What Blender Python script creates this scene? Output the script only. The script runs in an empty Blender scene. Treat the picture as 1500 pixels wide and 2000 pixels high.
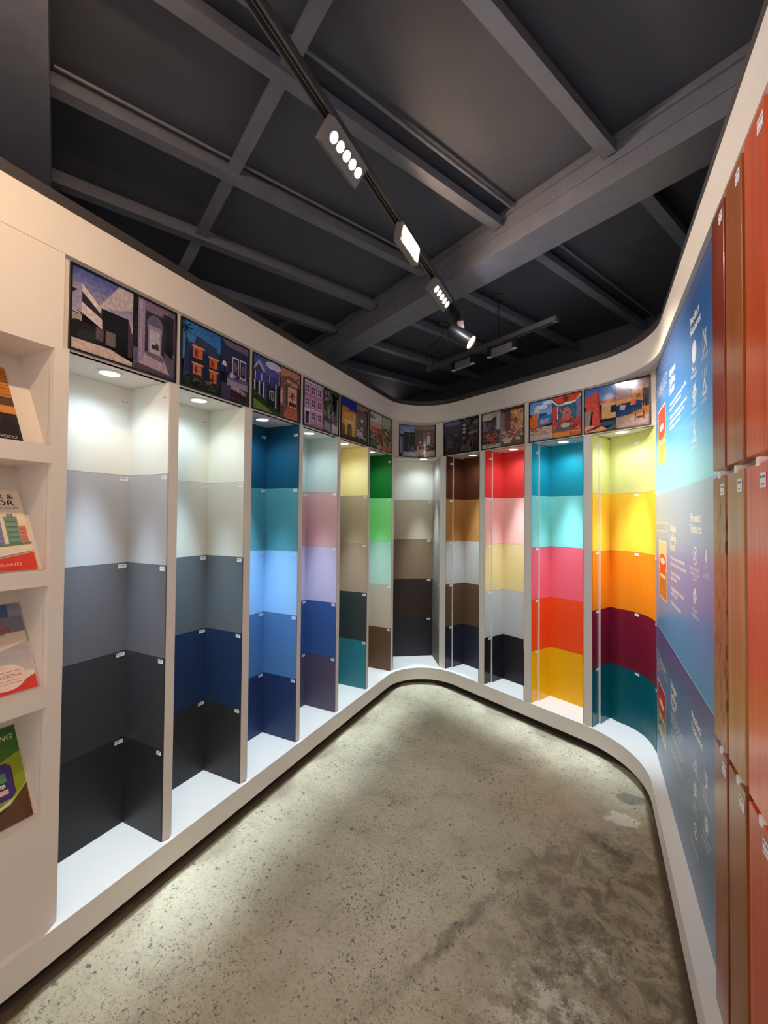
import bpy, bmesh, math, random
from mathutils import Vector, Matrix

SC = bpy.context.scene
COL = SC.collection
R = math.radians

# ------------------------------------------------------------------ camera
F_PX = 820.5
cam = bpy.data.cameras.new('camera')
cam.sensor_fit = 'VERTICAL'
cam.sensor_height = 36.0
cam.lens = F_PX / 2000.0 * 36.0
cam.shift_y = -0.0019
cam.clip_start = 0.05
cam_o = bpy.data.objects.new('camera', cam)
COL.objects.link(cam_o)
yw, pt, rl = R(26.42), R(1.09), R(0.512)
fwd = Vector((-math.sin(yw) * math.cos(pt), math.cos(yw) * math.cos(pt), math.sin(pt)))
rgt = Vector((math.cos(yw), math.sin(yw), 0))
upv = rgt.cross(fwd)
r2 = rgt * math.cos(rl) + upv * math.sin(rl)
u2 = upv * math.cos(rl) - rgt * math.sin(rl)
M = Matrix((r2, u2, -fwd)).transposed().to_4x4()
M.translation = (0, 0, 1.5)
cam_o.matrix_world = M
SC.camera = cam_o

# ------------------------------------------------------------------ world, exposure, light levels
w = bpy.data.worlds.new('showroom_beyond')
w.use_nodes = True
bg = w.node_tree.nodes['Background']
bg.inputs[0].default_value = (1.0, 0.91, 0.85, 1)      # the open shop behind the camera
bg.inputs[1].default_value = 1.15
SC.world = w
SC.view_settings.view_transform = 'Standard'
SC.view_settings.look = 'None'
SC.view_settings.exposure = 0.3
SC.view_settings.gamma = 1.0
SC.view_settings.use_curve_mapping = False
SC.cycles.use_denoising = True
SC.cycles.max_bounces = 8
SC.cycles.diffuse_bounces = 5
SC.cycles.glossy_bounces = 4
SC.cycles.sample_clamp_indirect = 6.0
SC.cycles.caustics_reflective = False
SC.cycles.caustics_refractive = False

SPOT_W = 120.0                      # each alcove downlight, narrow beam
SPILL_W = 3.5                       # and its wide spill
COOL = (0.69, 0.87, 1.0)
LED_COOL = (0.95, 0.96, 1.0)
LED_WARM = (1.0, 0.70, 0.44)
LED_STRENGTH = 310.0                # cool floodlight LEDs
WARM_STRENGTH = 120.0                # warm flat floodlight panel

# ------------------------------------------------------------------ helpers
def lin(c):
    out = []
    for v in c:
        v = v / 255.0
        out.append(v / 12.92 if v <= 0.04045 else ((v + 0.055) / 1.055) ** 2.4)
    return out

def mat(name, rgb, rough=0.5, spec=0.5, metal=0.0, coat=0.0, noise=0.0, nscale=40, bump=0.0):
    m = bpy.data.materials.new(name)
    m.use_nodes = True
    nt = m.node_tree
    b = nt.nodes['Principled BSDF']
    c = lin(rgb)
    b.inputs['Base Color'].default_value = (*c, 1)
    b.inputs['Roughness'].default_value = rough
    b.inputs['Specular IOR Level'].default_value = spec
    b.inputs['Metallic'].default_value = metal
    b.inputs['Coat Weight'].default_value = coat
    b.inputs['Coat Roughness'].default_value = 0.08
    if noise or bump:
        geo = nt.nodes.new('ShaderNodeNewGeometry')
        n = nt.nodes.new('ShaderNodeTexNoise')
        n.inputs['Scale'].default_value = nscale
        n.inputs['Detail'].default_value = 4
        nt.links.new(geo.outputs['Position'], n.inputs['Vector'])
        if noise:
            mx = nt.nodes.new('ShaderNodeMix')
            mx.data_type = 'RGBA'
            mx.inputs[6].default_value = (*[v * (1 - noise) for v in c], 1)
            mx.inputs[7].default_value = (*[min(1, v * (1 + noise)) for v in c], 1)
            nt.links.new(n.outputs['Fac'], mx.inputs[0])
            nt.links.new(mx.outputs[2], b.inputs['Base Color'])
        if bump:
            bp = nt.nodes.new('ShaderNodeBump')
            bp.inputs['Strength'].default_value = bump
            bp.inputs['Distance'].default_value = 0.002
            nt.links.new(n.outputs['Fac'], bp.inputs['Height'])
            nt.links.new(bp.outputs[0], b.inputs['Normal'])
    return m

def emit_mat(name, rgb, strength):
    m = bpy.data.materials.new(name)
    m.use_nodes = True
    b = m.node_tree.nodes['Principled BSDF']
    b.inputs['Base Color'].default_value = (0.8, 0.8, 0.8, 1)
    b.inputs['Emission Color'].default_value = (*rgb, 1)
    b.inputs['Emission Strength'].default_value = strength
    return m

def print_mat(name, rough=0.35, coat=0.0, mottle=0.25, mscale=60, strength=1.0):
    """flat printed colour held in a colour attribute"""
    m = bpy.data.materials.new(name)
    m.use_nodes = True
    nt = m.node_tree
    b = nt.nodes['Principled BSDF']
    a = nt.nodes.new('ShaderNodeAttribute')
    a.attribute_name = 'Col'
    geo = nt.nodes.new('ShaderNodeNewGeometry')
    n = nt.nodes.new('ShaderNodeTexNoise')
    n.inputs['Scale'].default_value = mscale
    n.inputs['Detail'].default_value = 3
    nt.links.new(geo.outputs['Position'], n.inputs['Vector'])
    mr = nt.nodes.new('ShaderNodeMapRange')
    mr.inputs['From Min'].default_value = 0.3
    mr.inputs['From Max'].default_value = 0.7
    mr.inputs['To Min'].default_value = 1 - mottle
    mr.inputs['To Max'].default_value = 1 + mottle
    nt.links.new(n.outputs['Fac'], mr.inputs['Value'])
    vm = nt.nodes.new('ShaderNodeVectorMath')
    vm.operation = 'SCALE'
    nt.links.new(a.outputs['Color'], vm.inputs[0])
    nt.links.new(mr.outputs['Result'], vm.inputs['Scale'])
    nt.links.new(vm.outputs[0], b.inputs['Base Color'])
    b.inputs['Roughness'].default_value = rough
    b.inputs['Coat Weight'].default_value = coat
    b.inputs['Coat Roughness'].default_value = 0.06
    return m

def link(o, parent=None):
    COL.objects.link(o)
    if parent is not None:
        o.parent = parent
    return o

def mesh_obj(name, verts, faces, m, parent=None, smooth=False):
    me = bpy.data.meshes.new(name)
    me.from_pydata([tuple(v) for v in verts], [], faces)
    if not isinstance(m, (list, tuple)):
        m = [m]
    for k in m:
        me.materials.append(k)
    bm = bmesh.new()
    bm.from_mesh(me)
    bmesh.ops.recalc_face_normals(bm, faces=bm.faces)
    bm.to_mesh(me)
    bm.free()
    if smooth:
        for p in me.polygons:
            p.use_smooth = True
        me.set_sharp_from_angle(angle=R(35))
    return link(bpy.data.objects.new(name, me), parent)

def empty(name, loc=(0, 0, 0), rz=0.0, parent=None):
    o = bpy.data.objects.new(name, None)
    o.empty_display_size = 0.05
    o.location = loc
    o.rotation_euler = (0, 0, rz)
    return link(o, parent)

def tag(o, label=None, cat=None, group=None, kind=None):
    if label: o['label'] = label
    if cat: o['category'] = cat
    if group: o['group'] = group
    if kind: o['kind'] = kind
    return o

class MB:
    """collects simple solids, becomes one mesh object"""
    def __init__(s):
        s.v, s.f = [], []
    def add(s, verts, faces):
        o = len(s.v)
        s.v += [tuple(p) for p in verts]
        s.f += [[i + o for i in f] for f in faces]
        return s
    def box(s, a, b):
        x0, y0, z0 = a; x1, y1, z1 = b
        v = [(x0, y0, z0), (x1, y0, z0), (x1, y1, z0), (x0, y1, z0), (x0, y0, z1), (x1, y0, z1), (x1, y1, z1), (x0, y1, z1)]
        return s.add(v, [(0, 3, 2, 1), (4, 5, 6, 7), (0, 1, 5, 4), (1, 2, 6, 5), (2, 3, 7, 6), (3, 0, 4, 7)])
    def obox(s, c, ax, ay, az):
        """oriented box: centre and three half-axis vectors"""
        c, ax, ay, az = Vector(c), Vector(ax), Vector(ay), Vector(az)
        v = [c + i * ax + j * ay + k * az for k in (-1, 1) for (i, j) in ((-1, -1), (1, -1), (1, 1), (-1, 1))]
        return s.add(v, [(0, 3, 2, 1), (4, 5, 6, 7), (0, 1, 5, 4), (1, 2, 6, 5), (2, 3, 7, 6), (3, 0, 4, 7)])
    def prism(s, pts, z0, z1):
        n = len(pts)
        v = [(p[0], p[1], z0) for p in pts] + [(p[0], p[1], z1) for p in pts]
        f = [list(range(n))[::-1], list(range(n, 2 * n))] + [(i, (i + 1) % n, n + (i + 1) % n, n + i) for i in range(n)]
        return s.add(v, f)
    def tube(s, pts, r, n=8):
        pts = [Vector(p) for p in pts]
        rings = []
        for i, p in enumerate(pts):
            t = (pts[min(i + 1, len(pts) - 1)] - pts[max(i - 1, 0)]).normalized()
            a = t.orthogonal().normalized() if i == 0 else (rings[-1][1] - t * rings[-1][1].dot(t)).normalized()
            rings.append((p, a, t.cross(a)))
        v, f = [], []
        for p, a, b in rings:
            for k in range(n):
                th = 2 * math.pi * k / n
                v.append(p + r * (math.cos(th) * a + math.sin(th) * b))
        for i in range(len(pts) - 1):
            for k in range(n):
                f.append((i * n + k, i * n + (k + 1) % n, (i + 1) * n + (k + 1) % n, (i + 1) * n + k))
        f.append(list(range(n))[::-1]); f.append([(len(pts) - 1) * n + k for k in range(n)])
        return s.add(v, f)
    def lathe(s, c, axis, prof, n=28):
        """profile of (radius, distance along axis)"""
        c, t = Vector(c), Vector(axis).normalized()
        a = t.orthogonal().normalized(); b = t.cross(a)
        v, f = [], []
        for (r, d) in prof:
            for k in range(n):
                th = 2 * math.pi * k / n
                v.append(c + t * d + r * (math.cos(th) * a + math.sin(th) * b))
        for i in range(len(prof) - 1):
            for k in range(n):
                f.append((i * n + k, i * n + (k + 1) % n, (i + 1) * n + (k + 1) % n, (i + 1) * n + k))
        if prof[0][0] > 0: f.append(list(range(n))[::-1])
        if prof[-1][0] > 0: f.append([(len(prof) - 1) * n + k for k in range(n)])
        return s.add(v, f)
    def build(s, name, m, parent=None, smooth=False):
        return mesh_obj(name, s.v, s.f, m, parent, smooth)

# plan axes: X across, Y along the two side walls; the back wall runs obliquely
EB = Vector((math.cos(R(-25.7)), math.sin(R(-25.7)), 0))
NB = Vector((-EB.y, EB.x, 0))
BASE = Vector((0, 3.067, 0))
def bk(s, n, z=0.0):
    p = BASE + EB * s + NB * n
    return Vector((p.x, p.y, z))

def room_path(a, n, b, r1, r2, y0=-1.0, y1=-1.0, seg=18):
    """left wall x=a, back wall at depth n, right wall x=b, rounded corners"""
    def back_at_x(x):
        o = BASE + NB * n
        t = (x - o.x) / EB.x
        return Vector((x, o.y + t * EB.y))
    P1, P2 = back_at_x(a), back_at_x(b)
    e2 = Vector((EB.x, EB.y))
    pts = [Vector((a, y0))]
    def fil(P, d0, d1, r):
        # d0: direction arriving, d1: leaving
        ang = math.acos(max(-1, min(1, (-d0).dot(d1))))
        t = r / math.tan(ang / 2)
        A, B = P - d0 * t, P + d1 * t
        bis = (-d0 + d1).normalized()
        c = P + bis * (r / math.sin(ang / 2))
        va, vb = A - c, B - c
        a0 = math.atan2(va.y, va.x); da = math.atan2(vb.y, vb.x) - a0
        while da > math.pi: da -= 2 * math.pi
        while da < -math.pi: da += 2 * math.pi
        return [c + r * Vector((math.cos(a0 + da * k / seg), math.sin(a0 + da * k / seg))) for k in range(seg + 1)]
    pts += fil(P1, Vector((0, 1)), e2, r1)
    pts += fil(P2, e2, Vector((0, -1)), r2)
    pts.append(Vector((b, y1)))
    return pts

def offset(pts, d):
    """offset to the left of travel (outwards)"""
    out = []
    for i, p in enumerate(pts):
        t0 = (p - pts[i - 1]).normalized() if i > 0 else None
        t1 = (pts[i + 1] - p).normalized() if i < len(pts) - 1 else None
        t0 = t0 or t1; t1 = t1 or t0
        n0, n1 = Vector((-t0.y, t0.x)), Vector((-t1.y, t1.x))
        m = (n0 + n1)
        m = m / max(0.3, m.dot(n0))
        out.append(p + m * d)
    return out

def ribbon(name, pts, z0, z1, th, m, smooth=True):
    q = offset(pts, th)
    n = len(pts)
    v = [(p.x, p.y, z0) for p in pts] + [(p.x, p.y, z1) for p in pts] + [(p.x, p.y, z0) for p in q] + [(p.x, p.y, z1) for p in q]
    f = []
    for i in range(n - 1):
        f += [(i, i + 1, n + i + 1, n + i), (2 * n + i, 3 * n + i, 3 * n + i + 1, 2 * n + i + 1),
              (n + i, n + i + 1, 3 * n + i + 1, 3 * n + i), (i, 2 * n + i, 2 * n + i + 1, i + 1)]
    f += [(0, n, 3 * n, 2 * n), (n - 1, 3 * n - 1, 4 * n - 1, 2 * n - 1)]
    return mesh_obj(name, v, f, m, None, smooth)

class Sampler:
    """point, outward normal at an arc length of a plan path"""
    def __init__(s, pts):
        s.p = pts; s.d = [0.0]
        for a, b in zip(pts, pts[1:]): s.d.append(s.d[-1] + (b - a).length)
    def at(s, t):
        for i in range(len(s.p) - 1):
            if t <= s.d[i + 1] or i == len(s.p) - 2:
                a, b = s.p[i], s.p[i + 1]
                k = (t - s.d[i]) / max(1e-9, s.d[i + 1] - s.d[i])
                T = (b - a).normalized()
                return a.lerp(b, k), Vector((-T.y, T.x))
    def near(s, x, y):
        q = Vector((x, y)); best = (9e9, 0)
        for i in range(len(s.p) - 1):
            a, b = s.p[i], s.p[i + 1]; L = (b - a).length
            k = max(0, min(1, (q - a).dot(b - a) / (L * L)))
            dd = (a.lerp(b, k) - q).length
            if dd < best[0]: best = (dd, s.d[i] + k * L)
        return best[1]

# ------------------------------------------------------------------ printed artwork
FONT_CACHE = {}
def text_geo(s):
    if s not in FONT_CACHE:
        cu = bpy.data.curves.new('lettering', 'FONT')
        cu.body = s
        cu.resolution_u = 3
        o = bpy.data.objects.new('lettering', cu)
        me = bpy.data.meshes.new_from_object(o)
        vs = [(v.co.x, v.co.y) for v in me.vertices]
        fs = [list(p.vertices) for p in me.polygons]
        bpy.data.objects.remove(o); bpy.data.curves.remove(cu); bpy.data.meshes.remove(me)
        FONT_CACHE[s] = (vs, fs)
    return FONT_CACHE[s]

class Art:
    """flat shapes in (u, v) metres, painted in order"""
    EPS = 0.00002
    def __init__(s):
        s.items = []
    def geo(s, vs, fs, c):
        s.items.append((vs, fs, lin(c)))
    def poly(s, pts, c):
        s.geo(list(pts), [list(range(len(pts)))], c)
    def rect(s, x0, y0, x1, y1, c):
        s.poly([(x0, y0), (x1, y0), (x1, y1), (x0, y1)], c)
    def grad(s, x0, y0, x1, y1, c0, c1, n=8, horiz=False):
        for k in range(n):
            t = (k + 0.5) / n
            c = [a + (b - a) * t for a, b in zip(c0, c1)]
            if horiz: s.rect(x0 + (x1 - x0) * k / n, y0, x0 + (x1 - x0) * (k + 1) / n, y1, c)
            else: s.rect(x0, y0 + (y1 - y0) * k / n, x1, y0 + (y1 - y0) * (k + 1) / n, c)
    def disc(s, cx, cy, rx, ry, c, n=16):
        s.poly([(cx + rx * math.cos(2 * math.pi * k / n), cy + ry * math.sin(2 * math.pi * k / n)) for k in range(n)], c)
    def ring(s, cx, cy, rx, ry, t, c, n=20):
        vs, fs = [], []
        for k in range(n):
            a = 2 * math.pi * k / n
            vs += [(cx + rx * math.cos(a), cy + ry * math.sin(a)), (cx + (rx - t) * math.cos(a), cy + (ry - t) * math.sin(a))]
        for k in range(n):
            i, j = 2 * k, 2 * ((k + 1) % n)
            fs.append([i, j, j + 1, i + 1])
        s.geo(vs, fs, c)
    def line(s, pts, t, c):
        for (x0, y0), (x1, y1) in zip(pts, pts[1:]):
            d = math.hypot(x1 - x0, y1 - y0) or 1e-6
            nx, ny = -(y1 - y0) / d * t / 2, (x1 - x0) / d * t / 2
            s.poly([(x0 + nx, y0 + ny), (x1 + nx, y1 + ny), (x1 - nx, y1 - ny), (x0 - nx, y0 - ny)], c)
    def text(s, body, x, y, c, width=None, height=None, align='l', slant=0.0, bold=0.0):
        vs, fs = text_geo(body)
        x0 = min(v[0] for v in vs); x1 = max(v[0] for v in vs)
        sx = sy = None
        if height: sx = sy = height / 0.72
        if width:
            sx = width / (x1 - x0)
            if not height: sy = sx
        wd = (x1 - x0) * sx
        ox = x - {'l': 0, 'c': wd / 2, 'r': wd}[align]
        for k in ([0] if not bold else [-1, 0, 1]):
            s.geo([(ox + (v[0] - x0) * sx + slant * v[1] * sy + k * bold, y + v[1] * sy) for v in vs], fs, c)
    def busy(s, x0, y0, x1, y1, pal, n, seed, smin=0.06, smax=0.2):
        rnd = random.Random(seed)
        W, H = x1 - x0, y1 - y0
        for _ in range(n):
            ww, hh = W * rnd.uniform(smin, smax), H * rnd.uniform(smin, smax)
            x, y = rnd.uniform(x0, x1 - ww), rnd.uniform(y0, y1 - hh)
            k = rnd.uniform(-0.3, 0.3)
            c = [max(0, min(255, q + rnd.uniform(-12, 12))) for q in rnd.choice(pal)]
            if rnd.random() < 0.4:
                s.disc(x + ww / 2, y + hh / 2, ww / 2, hh / 2, c, 8)
            else:
                s.poly([(x, y), (x + ww, y + k * hh * 0.5), (x + ww * 0.9, y + hh), (x + ww * 0.05, y + hh * 0.9)], c)
    def half(s, ox, oy, W, H):
        return HalfArt(s, ox, oy, W, H)
    def build(s, name, m, fmap, parent=None, cuts=0, umax=1.0, clip=None):
        bm = bmesh.new()
        lay = bm.loops.layers.float_color.new('Col')
        for li, (vs, fs, c) in enumerate(s.items):
            bv = [bm.verts.new((a, b, li * s.EPS)) for a, b in vs]
            for f in fs:
                try:
                    fc = bm.faces.new([bv[i] for i in f])
                except ValueError:
                    continue
                for l in fc.loops: l[lay] = (*c, 1)
        def cut(co, no, clear=False):
            bmesh.ops.bisect_plane(bm, geom=bm.verts[:] + bm.edges[:] + bm.faces[:], plane_co=co, plane_no=no, clear_outer=clear)
        if clip:
            cut((clip[0], 0, 0), (-1, 0, 0), True); cut((clip[2], 0, 0), (1, 0, 0), True)
            cut((0, clip[1], 0), (0, -1, 0), True); cut((0, clip[3], 0), (0, 1, 0), True)
        for k in range(1, cuts):
            cut((umax * k / cuts, 0, 0), (1, 0, 0))
        for v in bm.verts:
            v.co = fmap(v.co.x, v.co.y, v.co.z)
        me = bpy.data.meshes.new(name)
        bm.to_mesh(me); bm.free()
        me.materials.append(m)
        return link(bpy.data.objects.new(name, me), parent)

class HalfArt:
    """the same drawing calls in a unit square"""
    def __init__(s, art, ox, oy, W, H):
        s.a, s.ox, s.oy, s.W, s.H = art, ox, oy, W, H
    def X(s, x): return s.ox + max(0, min(1, x)) * s.W
    def Y(s, y): return s.oy + max(0, min(1, y)) * s.H
    def poly(s, pts, c): s.a.poly([(s.X(x), s.Y(y)) for x, y in pts], c)
    def rect(s, x0, y0, x1, y1, c): s.a.rect(s.X(x0), s.Y(y0), s.X(x1), s.Y(y1), c)
    def grad(s, x0, y0, x1, y1, c0, c1, n=8, horiz=False): s.a.grad(s.X(x0), s.Y(y0), s.X(x1), s.Y(y1), c0, c1, n, horiz)
    def disc(s, x, y, rx, ry, c, n=14): s.a.disc(s.X(x), s.Y(y), rx * s.W, ry * s.H, c, n)
    def line(s, pts, t, c): s.a.line([(s.X(x), s.Y(y)) for x, y in pts], t * s.W, c)
    def busy(s, x0, y0, x1, y1, pal, n, seed, smin=0.06, smax=0.2): s.a.busy(s.X(x0), s.Y(y0), s.X(x1), s.Y(y1), pal, n, seed, smin, smax)

# ------------------------------------------------------------------ materials
WHITE = mat('white_painted_board', (228, 220, 213), 0.55, 0.3, noise=0.02, nscale=3)
WHITE2 = mat('white_painted_wall', (228, 218, 209), 0.6, 0.3, noise=0.02, nscale=3)
EDGE = mat('white_board_edge', (245, 243, 240), 0.5)
BLACK = mat('black_ceiling_paint', (76, 78, 88), 0.62, 0.35, noise=0.18, nscale=6, bump=0.15)
STEEL = mat('black_painted_steel', (106, 107, 118), 0.48, 0.45, noise=0.2, nscale=14, bump=0.2)
GALV = mat('scuffed_grey_steel', (158, 158, 166), 0.4, metal=0.3, noise=0.35, nscale=30)
CAPM = mat('dark_grey_cap', (62, 58, 58), 0.55)
KICK = mat('brown_black_kickboard', (40, 30, 25), 0.6)
BMETAL = mat('black_metal', (28, 28, 30), 0.4, 0.5)
RAILM = mat('satin_black_rail', (92, 88, 90), 0.35, 0.5, metal=0.3)
COPPER = mat('conductor_strip', (150, 125, 115), 0.35, metal=0.7)
WMETAL = mat('grey_lamp_housing', (120, 116, 112), 0.4)
RINGM = mat('white_downlight_ring', (225, 225, 222), 0.4)
LENS = emit_mat('downlight_lens', (0.95, 0.98, 1.0), 3.0)
LEDC = emit_mat('cool_led', LED_COOL, LED_STRENGTH)
LEDC2 = emit_mat('cool_led_dim', LED_COOL, LED_STRENGTH * 0.85)
LEDW = emit_mat('warm_led_panel', LED_WARM, WARM_STRENGTH)
LEDW2 = emit_mat('warm_led_panel_full', LED_WARM, WARM_STRENGTH * 1.9)
SPOTL = emit_mat('warm_spot_lens', (1.0, 0.86, 0.55), 6.0)
PICT = print_mat('glossy_picture_print', 0.12, 0.3, 0.22, 70)
PANELP = print_mat('laminated_panel_print', 0.32, 0.05, 0.02, 8)
TAGP = print_mat('paper_tag_print', 0.5, 0, 0.02, 50)
COVER = print_mat('brochure_cover_print', 0.3, 0.1, 0.06, 40)
FRAME = mat('thin_black_frame', (18, 16, 20), 0.4)
PAPER = mat('brochure_paper', (235, 230, 220), 0.5)

def floor_material():
    m = bpy.data.materials.new('polished_concrete')
    m.use_nodes = True
    nt = m.node_tree; L = nt.links
    b = nt.nodes['Principled BSDF']
    geo = nt.nodes.new('ShaderNodeNewGeometry')
    pos = geo.outputs['Position']
    def noise(scale, detail=5, rough=0.6, dist=0.0, vec=None):
        n = nt.nodes.new('ShaderNodeTexNoise')
        n.inputs['Scale'].default_value = scale; n.inputs['Detail'].default_value = detail
        n.inputs['Roughness'].default_value = rough; n.inputs['Distortion'].default_value = dist
        L.new(vec or pos, n.inputs['Vector'])
        return n.outputs['Fac']
    def mrange(v, a, b_, c=0.0, d=1.0, smooth=True):
        n = nt.nodes.new('ShaderNodeMapRange')
        n.interpolation_type = 'SMOOTHSTEP' if smooth else 'LINEAR'
        L.new(v, n.inputs['Value'])
        for k, q in zip(('From Min', 'From Max', 'To Min', 'To Max'), (a, b_, c, d)): n.inputs[k].default_value = q
        return n.outputs['Result']
    def math_(op, a, b_=None):
        n = nt.nodes.new('ShaderNodeMath'); n.operation = op
        for i, q in enumerate((a, b_)):
            if q is None: continue
            if isinstance(q, (int, float)): n.inputs[i].default_value = q
            else: L.new(q, n.inputs[i])
        return n.outputs[0]
    def mix(fac, a, b_):
        n = nt.nodes.new('ShaderNodeMix'); n.data_type = 'RGBA'
        if isinstance(fac, (int, float)): n.inputs[0].default_value = fac
        else: L.new(fac, n.inputs[0])
        for i, q in ((6, a), (7, b_)):
            if isinstance(q, tuple): n.inputs[i].default_value = (*lin(q), 1)
            else: L.new(q, n.inputs[i])
        return n.outputs[2]
    warp = nt.nodes.new('ShaderNodeTexNoise'); warp.inputs['Scale'].default_value = 9; warp.inputs['Detail'].default_value = 6
    warp.inputs['Roughness'].default_value = 0.7
    L.new(pos, warp.inputs['Vector'])
    sub = nt.nodes.new('ShaderNodeVectorMath'); sub.operation = 'SUBTRACT'; sub.inputs[1].default_value = (0.5, 0.5, 0.5)
    L.new(warp.outputs['Color'], sub.inputs[0])
    def blob(x, y, rx, ry, ang=0.0, wob=0.3, soft=0.4):
        """stain of its own shape on the slab: ellipse with a ragged edge"""
        sc = nt.nodes.new('ShaderNodeVectorMath'); sc.operation = 'MULTIPLY_ADD'
        L.new(sub.outputs[0], sc.inputs[0]); sc.inputs[1].default_value = (wob, wob, 0); L.new(pos, sc.inputs[2])
        mp = nt.nodes.new('ShaderNodeMapping'); mp.vector_type = 'TEXTURE'
        mp.inputs['Location'].default_value = (x, y, 0); mp.inputs['Rotation'].default_value = (0, 0, ang)
        mp.inputs['Scale'].default_value = (rx, ry, 1)
        L.new(sc.outputs[0], mp.inputs['Vector'])
        ln = nt.nodes.new('ShaderNodeVectorMath'); ln.operation = 'LENGTH'
        L.new(mp.outputs[0], ln.inputs[0])
        return mrange(ln.outputs['Value'], 1.0, 1.0 - soft)
    c = mix(mrange(noise(1.6, 4), 0.35, 0.65), (180, 168, 140), (203, 191, 163))
    c = mix(mrange(noise(7, 6, 0.65), 0.45, 0.75, 0, 0.35), c, (128, 118, 94))
    c = mix(mrange(noise(60, 4, 0.7), 0.42, 0.7, 0, 0.3), c, (120, 112, 92))
    # warm tan tint in the middle, brown mottling towards the right wall
    c = mix(math_('MULTIPLY', blob(-0.35, 2.35, 0.5, 0.28, -0.3, 0.3, 0.9), 0.35), c, (150, 122, 80))
    right = blob(0.28, 1.55, 0.78, 1.05, 0.12, 0.45, 0.55)
    mott = mrange(noise(13, 9, 0.72, 0.6), 0.40, 0.62)
    c = mix(math_('MULTIPLY', right, 0.6), c, (136, 119, 90))
    c = mix(math_('MULTIPLY', math_('MULTIPLY', right, mott), 0.70), c, (72, 58, 44))
    c = mix(math_('MULTIPLY', blob(0.08, 2.22, 0.16, 0.05, -0.5, 0.25, 0.9), 0.75), c, (62, 48, 40))
    # dark diagonal water mark
    c = mix(math_('MULTIPLY', blob(-0.45, 1.5, 0.42, 0.045, 1.18, 0.18, 0.9), 0.6), c, (84, 72, 56))
    c = mix(math_('MULTIPLY', blob(-0.2, 2.02, 0.3, 0.05, 1.0, 0.2, 0.9), 0.45), c, (96, 82, 64))
    # pale worn patches
    pale = mrange(noise(17, 9, 0.75), 0.44, 0.60)
    c = mix(math_('MULTIPLY', math_('MULTIPLY', blob(-0.14, 1.38, 0.26, 0.2, 0.5, 0.3, 0.7), pale), 0.95), c, (206, 198, 178))
    c = mix(math_('MULTIPLY', math_('MULTIPLY', blob(0.0, 1.62, 0.12, 0.1, 0.2, 0.3, 0.8), pale), 0.8), c, (206, 198, 178))
    c = mix(math_('MULTIPLY', blob(0.185, 2.65, 0.085, 0.06, 0.3, 0.12, 0.35), 0.8), c, (112, 108, 98))
    c = mix(math_('MULTIPLY', blob(0.135, 2.445, 0.085, 0.055, 0.3, 0.14, 0.3), 0.95), c, (230, 223, 205))
    # aggregate: dark chips and pits, dense on the left and sparse further back
    vec = nt.nodes.new('ShaderNodeMapping'); vec.inputs['Scale'].default_value = (1, 1, 0)
    vec.inputs['Rotation'].default_value = (0, 0, 0.5)
    L.new(pos, vec.inputs['Vector'])
    wv = nt.nodes.new('ShaderNodeVectorMath'); wv.operation = 'MULTIPLY_ADD'
    n2 = nt.nodes.new('ShaderNodeTexNoise'); n2.inputs['Scale'].default_value = 70
    L.new(pos, n2.inputs['Vector']); L.new(n2.outputs['Color'], wv.inputs[0]); wv.inputs[1].default_value = (0.035, 0.035, 0)
    L.new(vec.outputs[0], wv.inputs[2])
    area = mrange(noise(2.2, 4, 0.6), 0.42, 0.62)
    for scale, rad, keep, colr in ((46, 0.15, 0.22, (78, 78, 72)), (95, 0.20, 0.36, (88, 82, 70)), (24, 0.14, 0.09, (86, 92, 86)), (190, 0.25, 0.42, (96, 88, 72)), (60, 0.10, 0.12, (205, 198, 184))):
        v = nt.nodes.new('ShaderNodeTexVoronoi'); v.inputs['Scale'].default_value = scale
        v.voronoi_dimensions = '2D'
        L.new(wv.outputs[0], v.inputs['Vector'])
        sepc = nt.nodes.new('ShaderNodeSeparateColor'); L.new(v.outputs['Color'], sepc.inputs[0])
        size = math_('MULTIPLY', sepc.outputs[1], rad * 1.6)
        near = math_('LESS_THAN', v.outputs['Distance'], size)
        thr = math_('MULTIPLY', area, keep)
        on = math_('LESS_THAN', sepc.outputs[0], math_('ADD', thr, keep * 0.25))
        c = mix(math_('MULTIPLY', math_('MULTIPLY', near, on), 0.8), c, colr)
    # plinth's floor shadow deepened by a brown margin painted along its foot
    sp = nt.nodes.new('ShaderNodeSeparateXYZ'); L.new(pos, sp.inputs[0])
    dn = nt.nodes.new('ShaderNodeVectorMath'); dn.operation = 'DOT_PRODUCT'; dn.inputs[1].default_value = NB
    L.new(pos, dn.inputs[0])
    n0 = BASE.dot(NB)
    plinth_shade = math_('MAXIMUM', mrange(sp.outputs[0], -1.540, -1.556), math_('MAXIMUM', mrange(dn.outputs['Value'], n0 - 0.032, n0 - 0.012), mrange(sp.outputs[0], 0.235, 0.262)))
    c = mix(math_('MULTIPLY', plinth_shade, 0.85), c, (74, 54, 38))
    L.new(c, b.inputs['Base Color'])
    b.inputs['Specular IOR Level'].default_value = 0.4
    L.new(mrange(noise(6, 5), 0.3, 0.7, 0.34, 0.55), b.inputs['Roughness'])
    bp = nt.nodes.new('ShaderNodeBump'); bp.inputs['Strength'].default_value = 0.12; bp.inputs['Distance'].default_value = 0.003
    L.new(noise(90, 5), bp.inputs['Height']); L.new(bp.outputs[0], b.inputs['Normal'])
    return m

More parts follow.
